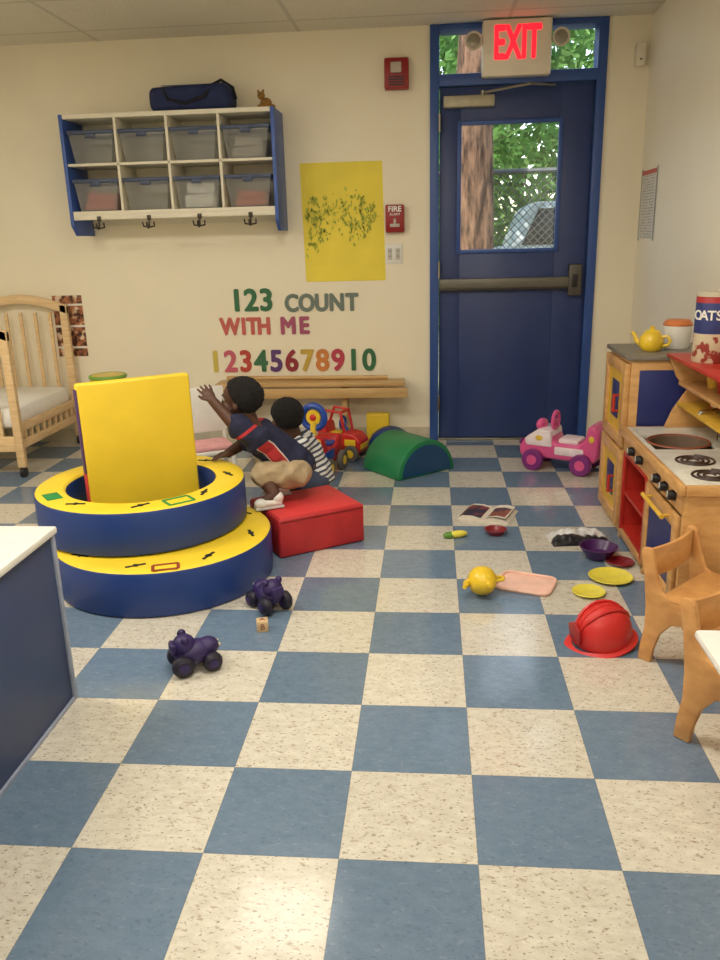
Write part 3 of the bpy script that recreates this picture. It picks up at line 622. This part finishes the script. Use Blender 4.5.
# ------------------------------------------------------------ floor toys
def plate(name,label,loc,R,mat,h=.014):
    b=B().m(mat); b.lathe([(0,.0),(R*.6,.0),(R*.95,h),(R,h+.002),(R*.97,h+.004),(R*.62,.006),(0,.005)],seg=36); return b.done(name,None,label,'toy dish',loc=loc)
TYL=P('dish_yellow',(226,212,76),.35); TPU=P('dish_purple',(72,36,88),.3); TRD=P('dish_red',(126,28,36),.35); TPK=P('tray_pink',(234,190,172),.4)
plate('toy_plate','yellow plastic toy plate on floor',(.60,1.54,0),.085,TYL,.012)
plate('toy_plate','small yellow plastic toy plate on floor',(.49,1.40,0),.062,TYL,.01)
plate('toy_plate','dark red plastic toy plate beside yellow plate',(.67,1.69,0),.055,TRD,.012)
b=B().m(TPU); b.lathe([(0,.0),(.04,.0),(.055,.012),(.078,.05),(.08,.053),(.075,.053),(.052,.018),(0,.008)],seg=36); b.done('toy_bowl',None,'purple plastic toy bowl on floor','toy dish',loc=(.595,1.76,0))
b=B().m(TRD); b.lathe([(0,.0),(.03,.0),(.048,.022),(.052,.026),(.046,.026),(.03,.008),(0,.006)],seg=30); b.done('toy_bowl',None,'small dark red toy bowl on floor','toy dish',loc=(.19,2.03,0))
b=B().m(TPK)
pts=[]
for cx,cy,a0 in ((.07,.05,0),(-.07,.05,PI/2),(-.07,-.05,PI),(.07,-.05,1.5*PI)):
    for i in range(6): a_=a0+i*PI/10; pts.append((cx+.035*math.cos(a_),cy+.035*math.sin(a_)))
b.poly(pts,.006,Mt((0,0,.003))); b.tube([(p[0],p[1],.009) for p in pts],.006,8,True); b.done('toy_tray',None,'pale pink plastic toy tray on floor','toy tray',loc=(.265,1.475,0),rot=(0,0,-.35))
teapot((.075,1.41,.056),.0,'yellow toy teapot tipped over on floor',1.0,rot=(-1.45,0,-2.75))
hl=thing('firefighter_helmet','red plastic toy firefighter helmet on floor','toy helmet',(.465,1.01,.012),.35,rot=(.10,-.16,.35))
HR=P('helmet_red',(204,44,42),.42,0,.04,10)
b=B().m(HR); b.lathe([(.080,.008),(.084,.02),(.082,.06),(.07,.095),(.045,.122),(.015,.134),(0,.136)],sc=(1.15,1,1))
for k in range(3):
    a_=(k-1)*.5; b.tube([(.083*math.cos(x)*1.15,.083*math.sin(x)*math.sin(a_)*.8,.043+.09*math.sin(x)) for x in [PI*i/12 for i in range(1,12)]],.006,6)
b.done('helmet_shell',hl)
b=B().m(HR); b.lathe([(.078,.012),(.092,.006),(.097,.004),(.097,.0),(.09,.0),(.078,.006)],sc=(1.20,1.0,1)); b.warp(lambda c:Vector((c.x*1.14 if c.x<0 else c.x,c.y,c.z))); b.done('brim',hl)
b=B().m(P('badge_red',(160,26,30),.4)); b.poly([(-.03,-.03),(0,-.045),(.03,-.03),(.034,.02),(0,.045),(-.034,.02)],.008,Mt((-.101,0,.065),(PI/2,0,PI/2)),.002); b.done('badge',hl)
bk=thing('picture_book','open picture magazine with dark cover lying on floor','book',(.175,2.29,0),-.35)
def pages(n,bgc,pic,pic2,x0,x1,y0,y1):
    k=N(n); tc=k.new('ShaderNodeTexCoord'); sep=k.new('ShaderNodeSeparateXYZ'); k.l(tc.outputs['Object'],sep.inputs[0]); X,Y=sep.outputs[0],sep.outputs[1]
    ins=k.math('MULTIPLY',k.math('MULTIPLY',k.math('GREATER_THAN',X,x0),k.math('LESS_THAN',X,x1)),k.math('MULTIPLY',k.math('GREATER_THAN',Y,y0),k.math('LESS_THAN',Y,y1)))
    pc_=k.mix(k.ramp(k.noise(tc.outputs['Object'],16,1),.45,.55),lin(pic),lin(pic2)); c=k.mix(ins,lin(bgc),pc_); k.l(c,k.p.inputs['Base Color']); k.p.inputs['Roughness'].default_value=.4; return k.mat
b=B().m(pages('book_pages',(214,206,192),(48,40,54),(128,52,44),-.13,-.012,-.09,.075))
prof=[(-.12,.006),(-.10,.018),(-.05,.021),(-.01,.012),(0,.006),(.01,.012),(.05,.021),(.10,.016),(.125,.005),(.12,.0),(0,.0),(-.12,.0)]
b.poly(prof,.19,Mt((0,0,0),(PI/2,0,0))); b.done('pages',bk)
b=B().m(pages('page_print',(222,214,200),(56,48,60),(134,74,56),.02,.105,-.08,.05)); b.poly([(.005,.012),(.03,.026),(.07,.032),(.11,.027),(.11,.025),(.07,.030),(.03,.024),(.007,.010)],.185,Mt((0,0,0),(PI/2,0,0))); b.done('lifted_page',bk)
cn=thing('toy_corn','yellow and green plastic toy corn on floor','toy food',(.01,1.98,0),.3)
b=B().m(TYL); b.ell((.01,0,.017),(.045,.017,.017)); b.done('cob',cn)
b=B().m(P('leaf_toy_green',(90,140,50),.4)); b.ell((-.025,.004,.015),(.035,.018,.015)); b.done('husk',cn)
def foil():
    k=N('foil_pouch'); tc=k.new('ShaderNodeTexCoord'); sep=k.new('ShaderNodeSeparateXYZ'); k.l(tc.outputs['Object'],sep.inputs[0]); n=k.noise(tc.outputs['Object'],9,2)
    f=k.ramp(k.math('ADD',sep.outputs[1],k.math('MULTIPLY',k.math('SUBTRACT',n,.5),.10)),-.034,-.028); k.l(k.mix(f,lin((34,34,40)),lin((214,214,212))),k.p.inputs['Base Color']); k.p.inputs['Metallic'].default_value=.1; k.p.inputs['Roughness'].default_value=.3; k.bump(k.noise(tc.outputs['Object'],34,3),.6,.008); return k.mat
b=B().m(foil()); t=bmesh.new(); nx,ny=40,20
def fz(u,v): return (.036*(max(0,1-u**4)*max(0,1-v*v))**.5)*(1+.55*noise.noise(Vector((u*5,v*3,1))))+.004
for sgn in (1,0):
    g=[[t.verts.new((u*.125,v*.072,fz(u,v) if sgn else .0)) for v in [-1+2*j/ny for j in range(ny+1)]] for u in [-1+2*i/nx for i in range(nx+1)]]
    for i in range(nx):
        for j in range(ny): t.faces.new((g[i][j],g[i+1][j],g[i+1][j+1],g[i][j+1]))
    if sgn: top=g
    else:
        for i in range(nx):
            for j in (0,ny): t.faces.new((g[i][j],g[i+1][j],top[i+1][j],top[i][j]))
        for j in range(ny):
            for i in (0,nx): t.faces.new((g[i][j],g[i][j+1],top[i][j+1],top[i][j]))
bmesh.ops.recalc_face_normals(t,faces=t.faces[:])
b._add(t); b.done('snack_packet',None,'crumpled silver and black foil packet on floor','snack packet',loc=(.545,1.965,0),rot=(0,0,.12))
def purple_toy(loc,rz,label,rot=None):
    o=thing('toy_vehicle',label,'toy vehicle',loc,rz,rot=rot); A=P('toy_purple',(44,28,84),.5,0,.2,20); C=P('toy_black',(24,20,40),.5)
    b=B().m(A); b.ell((0,0,.058),(.066,.046,.040)); b.ell((.045,0,.068),(.036,.036,.030)); b.ell((-.03,0,.090),(.036,.038,.034)); b.ell((-.03,-.028,.116),(.014,.012,.014)); b.ell((-.03,.028,.116),(.014,.012,.014)); b.box((-.066,0,.085),(.02,.05,.04),.009); b.done('toy_body',o)
    for x,r in ((.048,.032),(-.045,.036)):
        for sy in (-1,1):
            b=B().m(C); b.lathe([(0,-.020),(r*.6,-.020),(r*.92,-.012),(r,0),(r*.92,.012),(r*.6,.020),(0,.020)],(x,sy*.042,r),(PI/2,0,0),20); b.m(A).lathe([(r*.45,-.021),(0,-.025)],(x,sy*.042,r),(PI/2,0,0),16); b.lathe([(r*.45,.021),(0,.025)],(x,sy*.042,r),(PI/2,0,0),16); b.done('wheel',o)
    b=B().m(P('toy_lamp',(220,205,160),.3)); b.ell((.080,-.013,.072),(.004,.006,.006)); b.ell((.080,.013,.072),(.004,.006,.006)); b.done('headlamps',o)
    return o
purple_toy((-.855,.80,0),.5,'dark purple chunky rounded toy vehicle on floor')
purple_toy((-.70,1.24,0),2.3,'dark purple rounded toy vehicle beside foam ring')
b=B().m(WOOD('block_wood',(196,164,118),(215,188,146))); b.box((0,0,.02),(.04,.04,.04),.003); b.m(P('block_paint',(130,60,50),.5)); b.text('B',.03,Mt((0,-.0205,.02),RY),.0006); b.text('A',.03,Mt((0,0,.0405),(0,0,0)),.0006); b.done('toy_block',None,'small wooden alphabet block on floor','toy block',loc=(-.69,1.065,0),rot=(0,0,.25))
# ------------------------------------------------------------ ride on toys
def wheel(par,x,y,r,w,mat,hub):
    b=B().m(mat); b.lathe([(0,-w/2),(r*.9,-w/2),(r,-w/2+.006),(r,w/2-.006),(r*.9,w/2),(0,w/2)],(x,y,r),(PI/2,0,0),24); b.m(hub).lathe([(0,-w/2-.004),(r*.45,-w/2-.003),(r*.5,-w/2+.002)],(x,y,r),(PI/2,0,0),20); b.lathe([(r*.5,w/2-.002),(r*.45,w/2+.003),(0,w/2+.004)],(x,y,r),(PI/2,0,0),20); b.done('wheel',par)
PK1=P('car_pink',(220,84,144),.3,0,.05,6,0,.3); PKW=P('car_white',(238,222,226),.3); PKM=P('car_purple',(124,44,120),.35)
pc=thing('ride_on_car','pink and white ride-on toy car by the door','ride-on toy',(.655,3.12,0),math.radians(-28))
b=B().m(PK1)
prof=[(-.22,.07),(.21,.07),(.23,.12),(.235,.25),(.20,.29),(.165,.28),(.15,.20),(.11,.165),(-.02,.165),(-.05,.22),(-.12,.225),(-.20,.18),(-.235,.12)]
b.poly(prof,.19,Mt((0,0,0),(PI/2,0,0)),.018,3); b.done('car_body',pc)
b=B().m(PKW); b.poly([(-.19,.14),(-.03,.14),(-.045,.235),(-.12,.24),(-.20,.18)],.20,Mt((0,0,0),(PI/2,0,0)),.012); b.bb(-.02,.15,-.1,.1,.10,.15,.01); b.box((.05,0,.175),(.12,.14,.03),.014); b.done('hood_and_seat',pc,label='white hood and seat panels')
b=B().m(PK1); b.tube([(-.07,0,.21),(-.05,0,.27)],.012); b.ring((-.05,0,.28),.05,.011,'X'); b.tube([(-.05,-.045,.28),(-.05,.045,.28)],.008); b.done('steering_wheel',pc)
b=B().m(PK1); b.ell((-.13,0,.25),(.03,.06,.035)); b.m(PKM).ell((-.225,-.06,.15),(.015,.025,.02)); b.ell((-.225,.06,.15),(.015,.025,.02)); b.done('windshield_and_lamps',pc)
b=B().m(P('decal_gold',(224,186,70),.4)); b.ell((-.11,-.1,.19),(.022,.004,.016)); b.ell((.19,-.096,.21),(.016,.004,.02)); b.done('decal',pc)
for x in (-.14,.14):
    for sy in (-1,1): wheel(pc,x,sy*.11,.062,.035,PKM,PK1)
TRR=P('toy_red',(194,40,38),.3); TBL=P('toy_blue',(30,70,160),.3); TYY=P('toy_yellow',(230,194,48),.3); TGY=P('toy_grey',(96,92,88),.5)
ra=thing('ride_on_toy','red ride-on toy with blue and yellow steering wheel','ride-on toy',(-.735,3.02,0),math.radians(-104),sc=.95)
b=B().m(TRR); b.poly([(-.17,.06),(.18,.06),(.20,.12),(.18,.24),(.12,.27),(.07,.18),(-.07,.165),(-.12,.22),(-.17,.22),(-.19,.12)],.15,Mt((0,0,0),(PI/2,0,0)),.018,3); b.done('toy_body',ra)
b=B().m(TYY); b.ell((.188,0,.12),(.02,.06,.03)); b.ell((.17,-.05,.235),(.02,.02,.022)); b.ell((.17,.05,.235),(.02,.02,.022)); b.m(DARK); b.ell((.19,-.05,.238),(.006,.01,.011)); b.ell((.19,.05,.238),(.006,.01,.011)); b.m(P('toy_violet',(100,60,130),.4)).ell((.192,0,.18),(.012,.04,.02)); b.done('front_face',ra,label='yellow bumper and lamps')
b=B().m(TBL); b.box((.05,-.078,.13),(.14,.008,.06),.003); b.box((.05,.078,.13),(.14,.008,.06),.003); b.box((-.06,0,.18),(.10,.12,.02),.008); b.done('side_trim',ra,label='blue side trim and seat')
b=B().m(TYY); b.tube([(.12,0,.25),(.10,0,.34)],.02); b.m(TBL).ring((.095,0,.37),.068,.02,'X'); b.m(TYY).lathe([(0,-.012),(.045,-.01),(.045,.01),(0,.012)],(.095,0,.37),(0,PI/2,0)); b.m(TRR).ell((.108,0,.37),(.01,.02,.02)); b.done('steering_wheel',ra,label='blue ring steering wheel with yellow hub')
for x in (-.11,.11):
    for sy in (-1,1): wheel(ra,x,sy*.095,.062,.035,TGY,TYY)
rc=thing('ride_on_toy','red yellow and blue toy car behind the ride-on toy','ride-on toy',(-.645,3.37,0),math.radians(-20),sc=.82)
b=B().m(TRR); b.poly([(-.17,.06),(.17,.06),(.18,.15),(.13,.20),(.04,.215),(-.02,.17),(-.09,.17),(-.11,.27),(-.16,.27),(-.18,.14)],.17,Mt((0,0,0),(PI/2,0,0)),.014,3); b.done('toy_body',rc)
b=B().m(TYY); b.box((-.05,0,.185),(.09,.13,.03),.012); b.box((.10,-.088,.14),(.09,.008,.05),.004); b.box((.178,0,.11),(.012,.13,.04),.005); b.done('toy_trim',rc,label='yellow seat and trim')
b=B().m(TRR); b.tube([(.05,-.07,.20),(.02,-.07,.36),(-.10,-.07,.37),(-.14,-.07,.26)],.012); b.tube([(.05,.07,.20),(.02,.07,.36),(-.10,.07,.37),(-.14,.07,.26)],.012); b.tube([(.02,-.07,.36),(.02,.07,.36)],.012); b.done('roll_bar',rc)
b=B().m(TBL); b.tube([(.05,0,.20),(.01,0,.26)],.01); b.ring((.005,0,.27),.045,.011,'X'); b.done('steering_wheel',rc)
for x in (-.11,.11):
    for sy in (-1,1): wheel(rc,x,sy*.10,.062,.035,TGY,TYY)
wc=thing('toddler_chair','white plastic toddler chair with pink cushion','chair',(-1.33,2.82,0),.5)
b=B().m(WHITE); b.box((0,0,.2),(.25,.24,.02),.008); b.done('seat',wc)
b=B().m(WHITE); b.box((0,.115,.40),(.25,.02,.26),.009); b.box((-.115,.115,.25),(.02,.02,.10),.005); b.box((.115,.115,.25),(.02,.02,.10),.005); b.done('backrest',wc)
for sx in (-1,1):
    for sy in (-1,1):
        b=B().m(WHITE); b.cyl((sx*.115,sy*.105,0),(sx*.105,sy*.095,.195),.012,.014); b.done('leg',wc)
b=B().m(P('cushion_pink',(226,164,166),.8)); b.box((0,-.01,.225),(.22,.2,.03),.014); b.done('cushion',wc)
dr=thing('toy_drum','yellow and green toy drum on red stand by wall','toy drum',(-2.12,3.42,0))
b=B().m(TYY); b.lathe([(0,.46),(.10,.46),(.11,.48),(.11,.515),(.10,.525),(0,.527)]); b.m(P('drum_green',(120,170,60),.4)).ring((0,0,.515),.106,.012); b.done('drum_head',dr)
for k in range(3):
    a_=k*2.1; b=B().m(VR); b.cyl((.13*math.cos(a_),.13*math.sin(a_),0),(.07*math.cos(a_),.07*math.sin(a_),.46),.014); b.done('leg',dr)
# ------------------------------------------------------------ children
SKIN=P('skin_brown',(84,54,40),.55,0,.08,20); HAIR=P('hair_black',(18,14,13),.95,0,.4,120,1.0)
def limb(b,pts):
    for (p,r),(q,s_) in zip(pts,pts[1:]):
        p=Vector(p);q=Vector(q); n=max(2,int((q-p).length/.012))
        b.tube([p.lerp(q,i/n) for i in range(n+1)],[r+(s_-r)*i/n for i in range(n+1)],14)
        b.ell(p,(r,r,r),u=14,v=10); b.ell(q,(s_,s_,s_),u=14,v=10)
def remesh(b,vox,smooth=2):
    me=bpy.data.meshes.new('r'); b.bm.to_mesh(me); o=bpy.data.objects.new('r',me); COL.objects.link(o)
    md=o.modifiers.new('r','REMESH'); md.mode='VOXEL'; md.voxel_size=vox; md.use_smooth_shade=True
    sm=o.modifiers.new('s','SMOOTH'); sm.iterations=smooth; sm.factor=.5
    dg=bpy.context.evaluated_depsgraph_get(); out=bpy.data.meshes.new_from_object(o.evaluated_get(dg)); bpy.data.objects.remove(o)
    nb=B(); nb.mats=b.mats; b.bm.free(); nb.mesh(out)
    seen=set(); best=[]
    for v in nb.bm.verts:
        if v in seen: continue
        st=[v]; comp=[]; seen.add(v)
        while st:
            q=st.pop(); comp.append(q)
            for e in q.link_edges:
                o2_=e.other_vert(q)
                if o2_ not in seen: seen.add(o2_); st.append(o2_)
        if len(comp)>len(best): best=comp
    keep=set(best); bmesh.ops.delete(nb.bm,geom=[v for v in nb.bm.verts if v not in keep],context='VERTS')
    return nb
def add_hand(b,wr,d,up,s=1.0,curl=.5,thumb=1):
    wr=Vector(wr); d=Vector(d).normalized(); up=Vector(up); up=(up-d*up.dot(d)).normalized(); sd=d.cross(up)
    Mx=Matrix((( d.x,sd.x,up.x),(d.y,sd.y,up.y),(d.z,sd.z,up.z))).to_4x4(); Mx.translation=wr+d*.022*s
    t=bmesh.new(); bmesh.ops.create_uvsphere(t,u_segments=14,v_segments=10,radius=1); b._add(t,Mx@Matrix.Diagonal((.028*s,.022*s,.012*s,1)))
    for off,ln in ((-.0175,.028),(-.006,.034),(.006,.032),(.017,.024)):
        p=wr+d*.034*s+sd*off*s; a1=curl*.4; a2=curl*1.0
        q1=p+(d*math.cos(a1)-up*math.sin(a1))*ln*.6*s+sd*off*.3; q2=q1+(d*math.cos(a2)-up*math.sin(a2))*ln*.6*s+sd*off*.1
        b.tube([p,q1,q2],[.0056*s,.0050*s,.0043*s],8); b.ell(q2,(.0044*s,)*3,u=8,v=6)
    p=wr+d*.012*s-sd*thumb*.016*s; q=p+(d*.6-sd*thumb*.8).normalized()*.018*s; q2=q+(d*.9-sd*thumb*.3-up*.2).normalized()*.014*s
    b.tube([p,q,q2],[.0075*s,.006*s,.005*s],8); b.ell(q2,(.005*s,)*3,u=8,v=6)
def head_M(c,fwd,up=(0,0,1),s=1.06):
    f=Vector(fwd).normalized(); up=Vector(up); l=up.cross(f).normalized(); u=f.cross(l); f,l,u=f*s,l*s,u*s
    return Matrix(((f.x,l.x,u.x,c[0]),(f.y,l.y,u.y,c[1]),(f.z,l.z,u.z,c[2]),(0,0,0,1)))
def add_head(b,M):
    def e(c,d):
        t=bmesh.new(); bmesh.ops.create_uvsphere(t,u_segments=24,v_segments=16,radius=1); b._add(t,M@Matrix.Translation(c)@Matrix.Diagonal((d[0],d[1],d[2],1)))
    e((-.008,0,.018),(.078,.066,.066)); e((.012,0,-.022),(.058,.055,.048)); e((.036,0,-.052),(.026,.026,.018))
    e((.070,0,-.020),(.011,.011,.009)); e((.066,0,-.008),(.008,.006,.014)); e((.064,0,-.043),(.009,.017,.0055)); e((.062,0,-.051),(.009,.014,.0055))
    for s_ in (-1,1): e((-.006,s_*.066,-.014),(.012,.007,.019)); e((.040,s_*.032,-.030),(.026,.024,.022)); e((.060,s_*.024,.014),(.011,.017,.006))
def hair_and_eyes(par,M):
    t=bmesh.new(); bmesh.ops.create_icosphere(t,subdivisions=5,radius=1)
    t.transform(Matrix.Translation((-.014,0,.020))@Matrix.Diagonal((.086,.075,.078,1)))
    bmesh.ops.delete(t,geom=[v for v in t.verts if v.co.z< (-.045 if v.co.x<-.03 else -.045+(v.co.x+.03)*1.35)],context='VERTS')
    for v in t.verts:
        n=v.co.normalized(); v.co+=n*(noise.noise(v.co*130)*.004+noise.noise(v.co*60)*.003)
    b=B().m(HAIR); b._add(t,M); b.done('hair',par,label='short black hair',sharp=180)
    for s_ in (-1,1):
        b=B().m(P('eye_white',(190,180,168),.3)); b.ell((0,0,0),(.008,.009,.0065),u=14,v=10); b.m(P('eye_dark',(25,15,10),.2)); b.ell((.0045,s_*.0005,0),(.005,.005,.005),u=12,v=8)
        b.bm.transform(M@Matrix.Translation((.0585,s_*.026,-.003))); b.done('eye',par)
def shoe(par,heel,toe,mat,sole):
    h=Vector(heel); t_=Vector(toe); d=(t_-h); L=d.length; a_=math.atan2(d.y,d.x)
    b=B().m(mat); b.box((L*.5,0,.026),(L+.045,.050,.036),.018,seg=3); b.ell((L*.0,0,.045),(.030,.028,.028)); b.ell((L*.95,0,.026),(.032,.029,.022)); b.m(sole).box((L*.5,0,.007),(L+.055,.052,.013),.006); b.m(P('lace_grey',(170,170,170),.7))
    for k in range(3): b.box((L*(.35+.16*k),0,.046-.003*k),(.005,.034,.006),.001)
    b.done('shoe',par,label='small white sneaker',loc=h,rot=(0,0,a_))
def lerp(a,b_,t_): return tuple(a[i]+(b_[i]-a[i])*t_ for i in range(3))
def child(O,root,nd,Mh,hl,hr,topmat,botmat,toplabel,botlabel,topname,shoes):
    nd={k:(tuple(v[0][i]-O[i] for i in range(3)),v[1]) for k,v in nd.items()}
    g=lambda k:nd[k][0]; rr=lambda k:nd[k][1]
    def torso(b,e=0,low=0):
        p0=lerp(g('pel'),g('wst'),low)
        limb(b,[(p0,rr('pel')+e*(1.8 if e else 1)),(g('wst'),rr('wst')+e*1.2),(g('chs'),rr('chs')+e)])
        limb(b,[(g('ls'),rr('ls')+.012+e),(g('chs'),rr('chs')-.01+e),(g('rs'),rr('rs')+.012+e)])
    b=B().m(SKIN); torso(b)
    limb(b,[(g('chs'),rr('nek')+.004),(g('nek'),rr('nek')),(g('skl'),rr('skl'))])
    for s_ in 'lr':
        limb(b,[(g(s_+'s'),rr(s_+'s')),(g(s_+'e'),rr(s_+'e')),(g(s_+'w'),rr(s_+'w'))])
        limb(b,[(g(s_+'h'),rr(s_+'h')),(g(s_+'k'),rr(s_+'k')),(lerp(g(s_+'k'),g(s_+'a'),.4),rr(s_+'k')-.002),(g(s_+'a'),rr(s_+'a')),(g(s_+'t'),rr(s_+'t'))])
    add_head(b,Mh); add_hand(b,g('lw'),*hl); add_hand(b,g('rw'),*hr)
    b=remesh(b,.0036,2); b.done('body',root,sharp=180)
    hair_and_eyes(root,Mh)
    b=B().m(topmat); torso(b,.014,.15)
    limb(b,[(lerp(g('chs'),g('nek'),.35),.050),(lerp(g('chs'),g('nek'),.75),.039)])
    for s_ in 'lr': limb(b,[(g(s_+'s'),rr(s_+'s')+.018),(lerp(g(s_+'s'),g(s_+'e'),.75),rr(s_+'e')+.025)])
    b=remesh(b,.005,3); b.warp(lambda c:c+Vector((noise.noise(c*18),noise.noise(c*18+Vector((3,0,0))),noise.noise(c*18+Vector((0,7,0)))))*.013); b.done(topname,root,label=toplabel,sharp=180)
    b=B().m(botmat); limb(b,[(g('pel'),rr('pel')+.010),(lerp(g('pel'),g('wst'),.2),rr('wst')+.008)])
    for s_ in 'lr': limb(b,[(g('pel'),rr(s_+'h')+.012),(g(s_+'h'),rr(s_+'h')+.013),(lerp(g(s_+'h'),g(s_+'k'),1.0),rr(s_+'k')+.019)])
    b=remesh(b,.005,3); b.warp(lambda c:c+Vector((noise.noise(c*25),noise.noise(c*25+Vector((3,0,0))),noise.noise(c*25+Vector((0,7,0)))))*.009); b.done('shorts',root,label=botlabel,sharp=180)
    for h_,t_ in shoes:
        shoe(root,tuple(h_[i]-O[i] for i in range(3)),tuple(t_[i]-O[i] for i in range(3)),P('shoe_white',(228,226,222),.5),P('shoe_sole',(196,196,194),.6))
def jersey():
    k=N('jersey_navy_red'); tc=k.new('ShaderNodeTexCoord'); sep=k.new('ShaderNodeSeparateXYZ'); k.l(tc.outputs['Object'],sep.inputs[0])
    X,Z=sep.outputs[0],sep.outputs[2]
    along=k.math('ADD',k.math('MULTIPLY',X,-.57),k.math('MULTIPLY',Z,.82))
    acr=k.math('ADD',k.math('MULTIPLY',X,.82),k.math('MULTIPLY',Z,.57))
    low=k.math('LESS_THAN',along,.245)
    def band(a,b_): return k.math('MULTIPLY',k.math('MULTIPLY',k.math('GREATER_THAN',acr,a),k.math('LESS_THAN',acr,b_)),low)
    wht=k.math('MAXIMUM',band(.107,.112),band(.166,.171))
    red=band(.112,.166)
    trim=k.math('MULTIPLY',k.math('GREATER_THAN',along,.322),k.math('LESS_THAN',along,.336))
    red=k.math('MAXIMUM',red,trim)
    c=k.mix(red,lin((28,32,60)),lin((178,46,50))); c=k.mix(k.math('MULTIPLY',wht,.8),c,lin((222,206,200)))
    k.l(c,k.p.inputs['Base Color']); k.p.inputs['Roughness'].default_value=.85; return k.mat
O1=(-.80,1.93,.182); e1=thing('person','toddler in navy and red jersey squatting and reaching up','person',O1)
nd={'pel':((-.705,2.03,.325),.066),'wst':((-.765,2.01,.388),.067),'chs':((-.83,1.985,.448),.070),'nek':((-.885,1.965,.525),.035),'skl':((-.912,1.96,.582),.044),
'ls':((-.855,1.905,.476),.033),'le':((-.955,1.88,.562),.029),'lw':((-1.037,1.89,.656),.021),
'rs':((-.865,2.06,.476),.033),'re':((-.955,2.07,.42),.029),'rw':((-1.01,1.99,.395),.021),
'lh':((-.70,1.97,.31),.056),'lk':((-.835,1.90,.32),.040),'la':((-.785,1.865,.240),.028),'lt':((-.82,1.85,.219),.022),
'rh':((-.71,2.085,.31),.056),'rk':((-.855,2.06,.325),.040),'ra':((-.78,2.05,.240),.028),'rt':((-.815,2.035,.219),.022)}
M1=head_M(tuple((-.932,1.958,.645)[i]-O1[i] for i in range(3)),(-1,.15,.12))
child(O1,e1,nd,M1,((-.5,.3,.75),(.35,-.75,.5),1.15,.5,1),((-.8,-.4,-.15),(0,0,1),1.05,.4,-1),jersey(),P('khaki_cloth',(170,150,118),.9,0,.12,25,.2),'navy jersey shirt with red side panel','khaki shorts','jersey',
 [((-.775,1.865,.1825),(-.842,1.832,.1825)),((-.775,2.05,.1825),(-.845,2.02,.1825))])
O2=(-.76,2.43,0); e2=thing('person','toddler in grey striped shirt crouching behind the block','person',O2)
nd={'pel':((-.675,2.43,.15),.066),'wst':((-.70,2.43,.215),.067),'chs':((-.735,2.43,.29),.070),'nek':((-.775,2.425,.36),.035),'skl':((-.797,2.42,.405),.044),
'ls':((-.74,2.355,.325),.033),'le':((-.81,2.32,.265),.028),'lw':((-.89,2.34,.24),.021),
'rs':((-.755,2.505,.325),.033),'re':((-.83,2.53,.27),.028),'rw':((-.90,2.50,.25),.021),
'lh':((-.68,2.37,.138),.056),'lk':((-.82,2.35,.19),.040),'la':((-.77,2.35,.060),.028),'lt':((-.80,2.345,.038),.022),
'rh':((-.68,2.49,.138),.056),'rk':((-.82,2.51,.19),.040),'ra':((-.77,2.51,.060),.028),'rt':((-.80,2.51,.038),.022)}
M2=head_M(tuple((-.82,2.42,.462)[i]-O2[i] for i in range(3)),(-.8,.8,-.08))
def stripes():
    k=N('striped_shirt'); tc=k.new('ShaderNodeTexCoord'); sep=k.new('ShaderNodeSeparateXYZ'); k.l(tc.outputs['Object'],sep.inputs[0])
    s_=k.math('GREATER_THAN',k.math('FRACT',k.math('DIVIDE',k.math('ADD',sep.outputs[2],k.math('MULTIPLY',sep.outputs[0],-.35)),.026)),.45); k.l(k.mix(s_,lin((66,72,86)),lin((214,214,212))),k.p.inputs['Base Color']); k.p.inputs['Roughness'].default_value=.85; return k.mat
child(O2,e2,nd,M2,((-1,.1,-.3),(0,0,1),1.0,.6,1),((-1,-.1,-.3),(0,0,1),1.0,.6,-1),stripes(),P('jeans_blue',(60,68,90),.9),'grey and white striped shirt','dark blue shorts','shirt',
 [((-.765,2.35,.0),(-.835,2.34,.0)),((-.765,2.51,.0),(-.835,2.51,.0))])
SC.view_settings.view_transform='Standard'
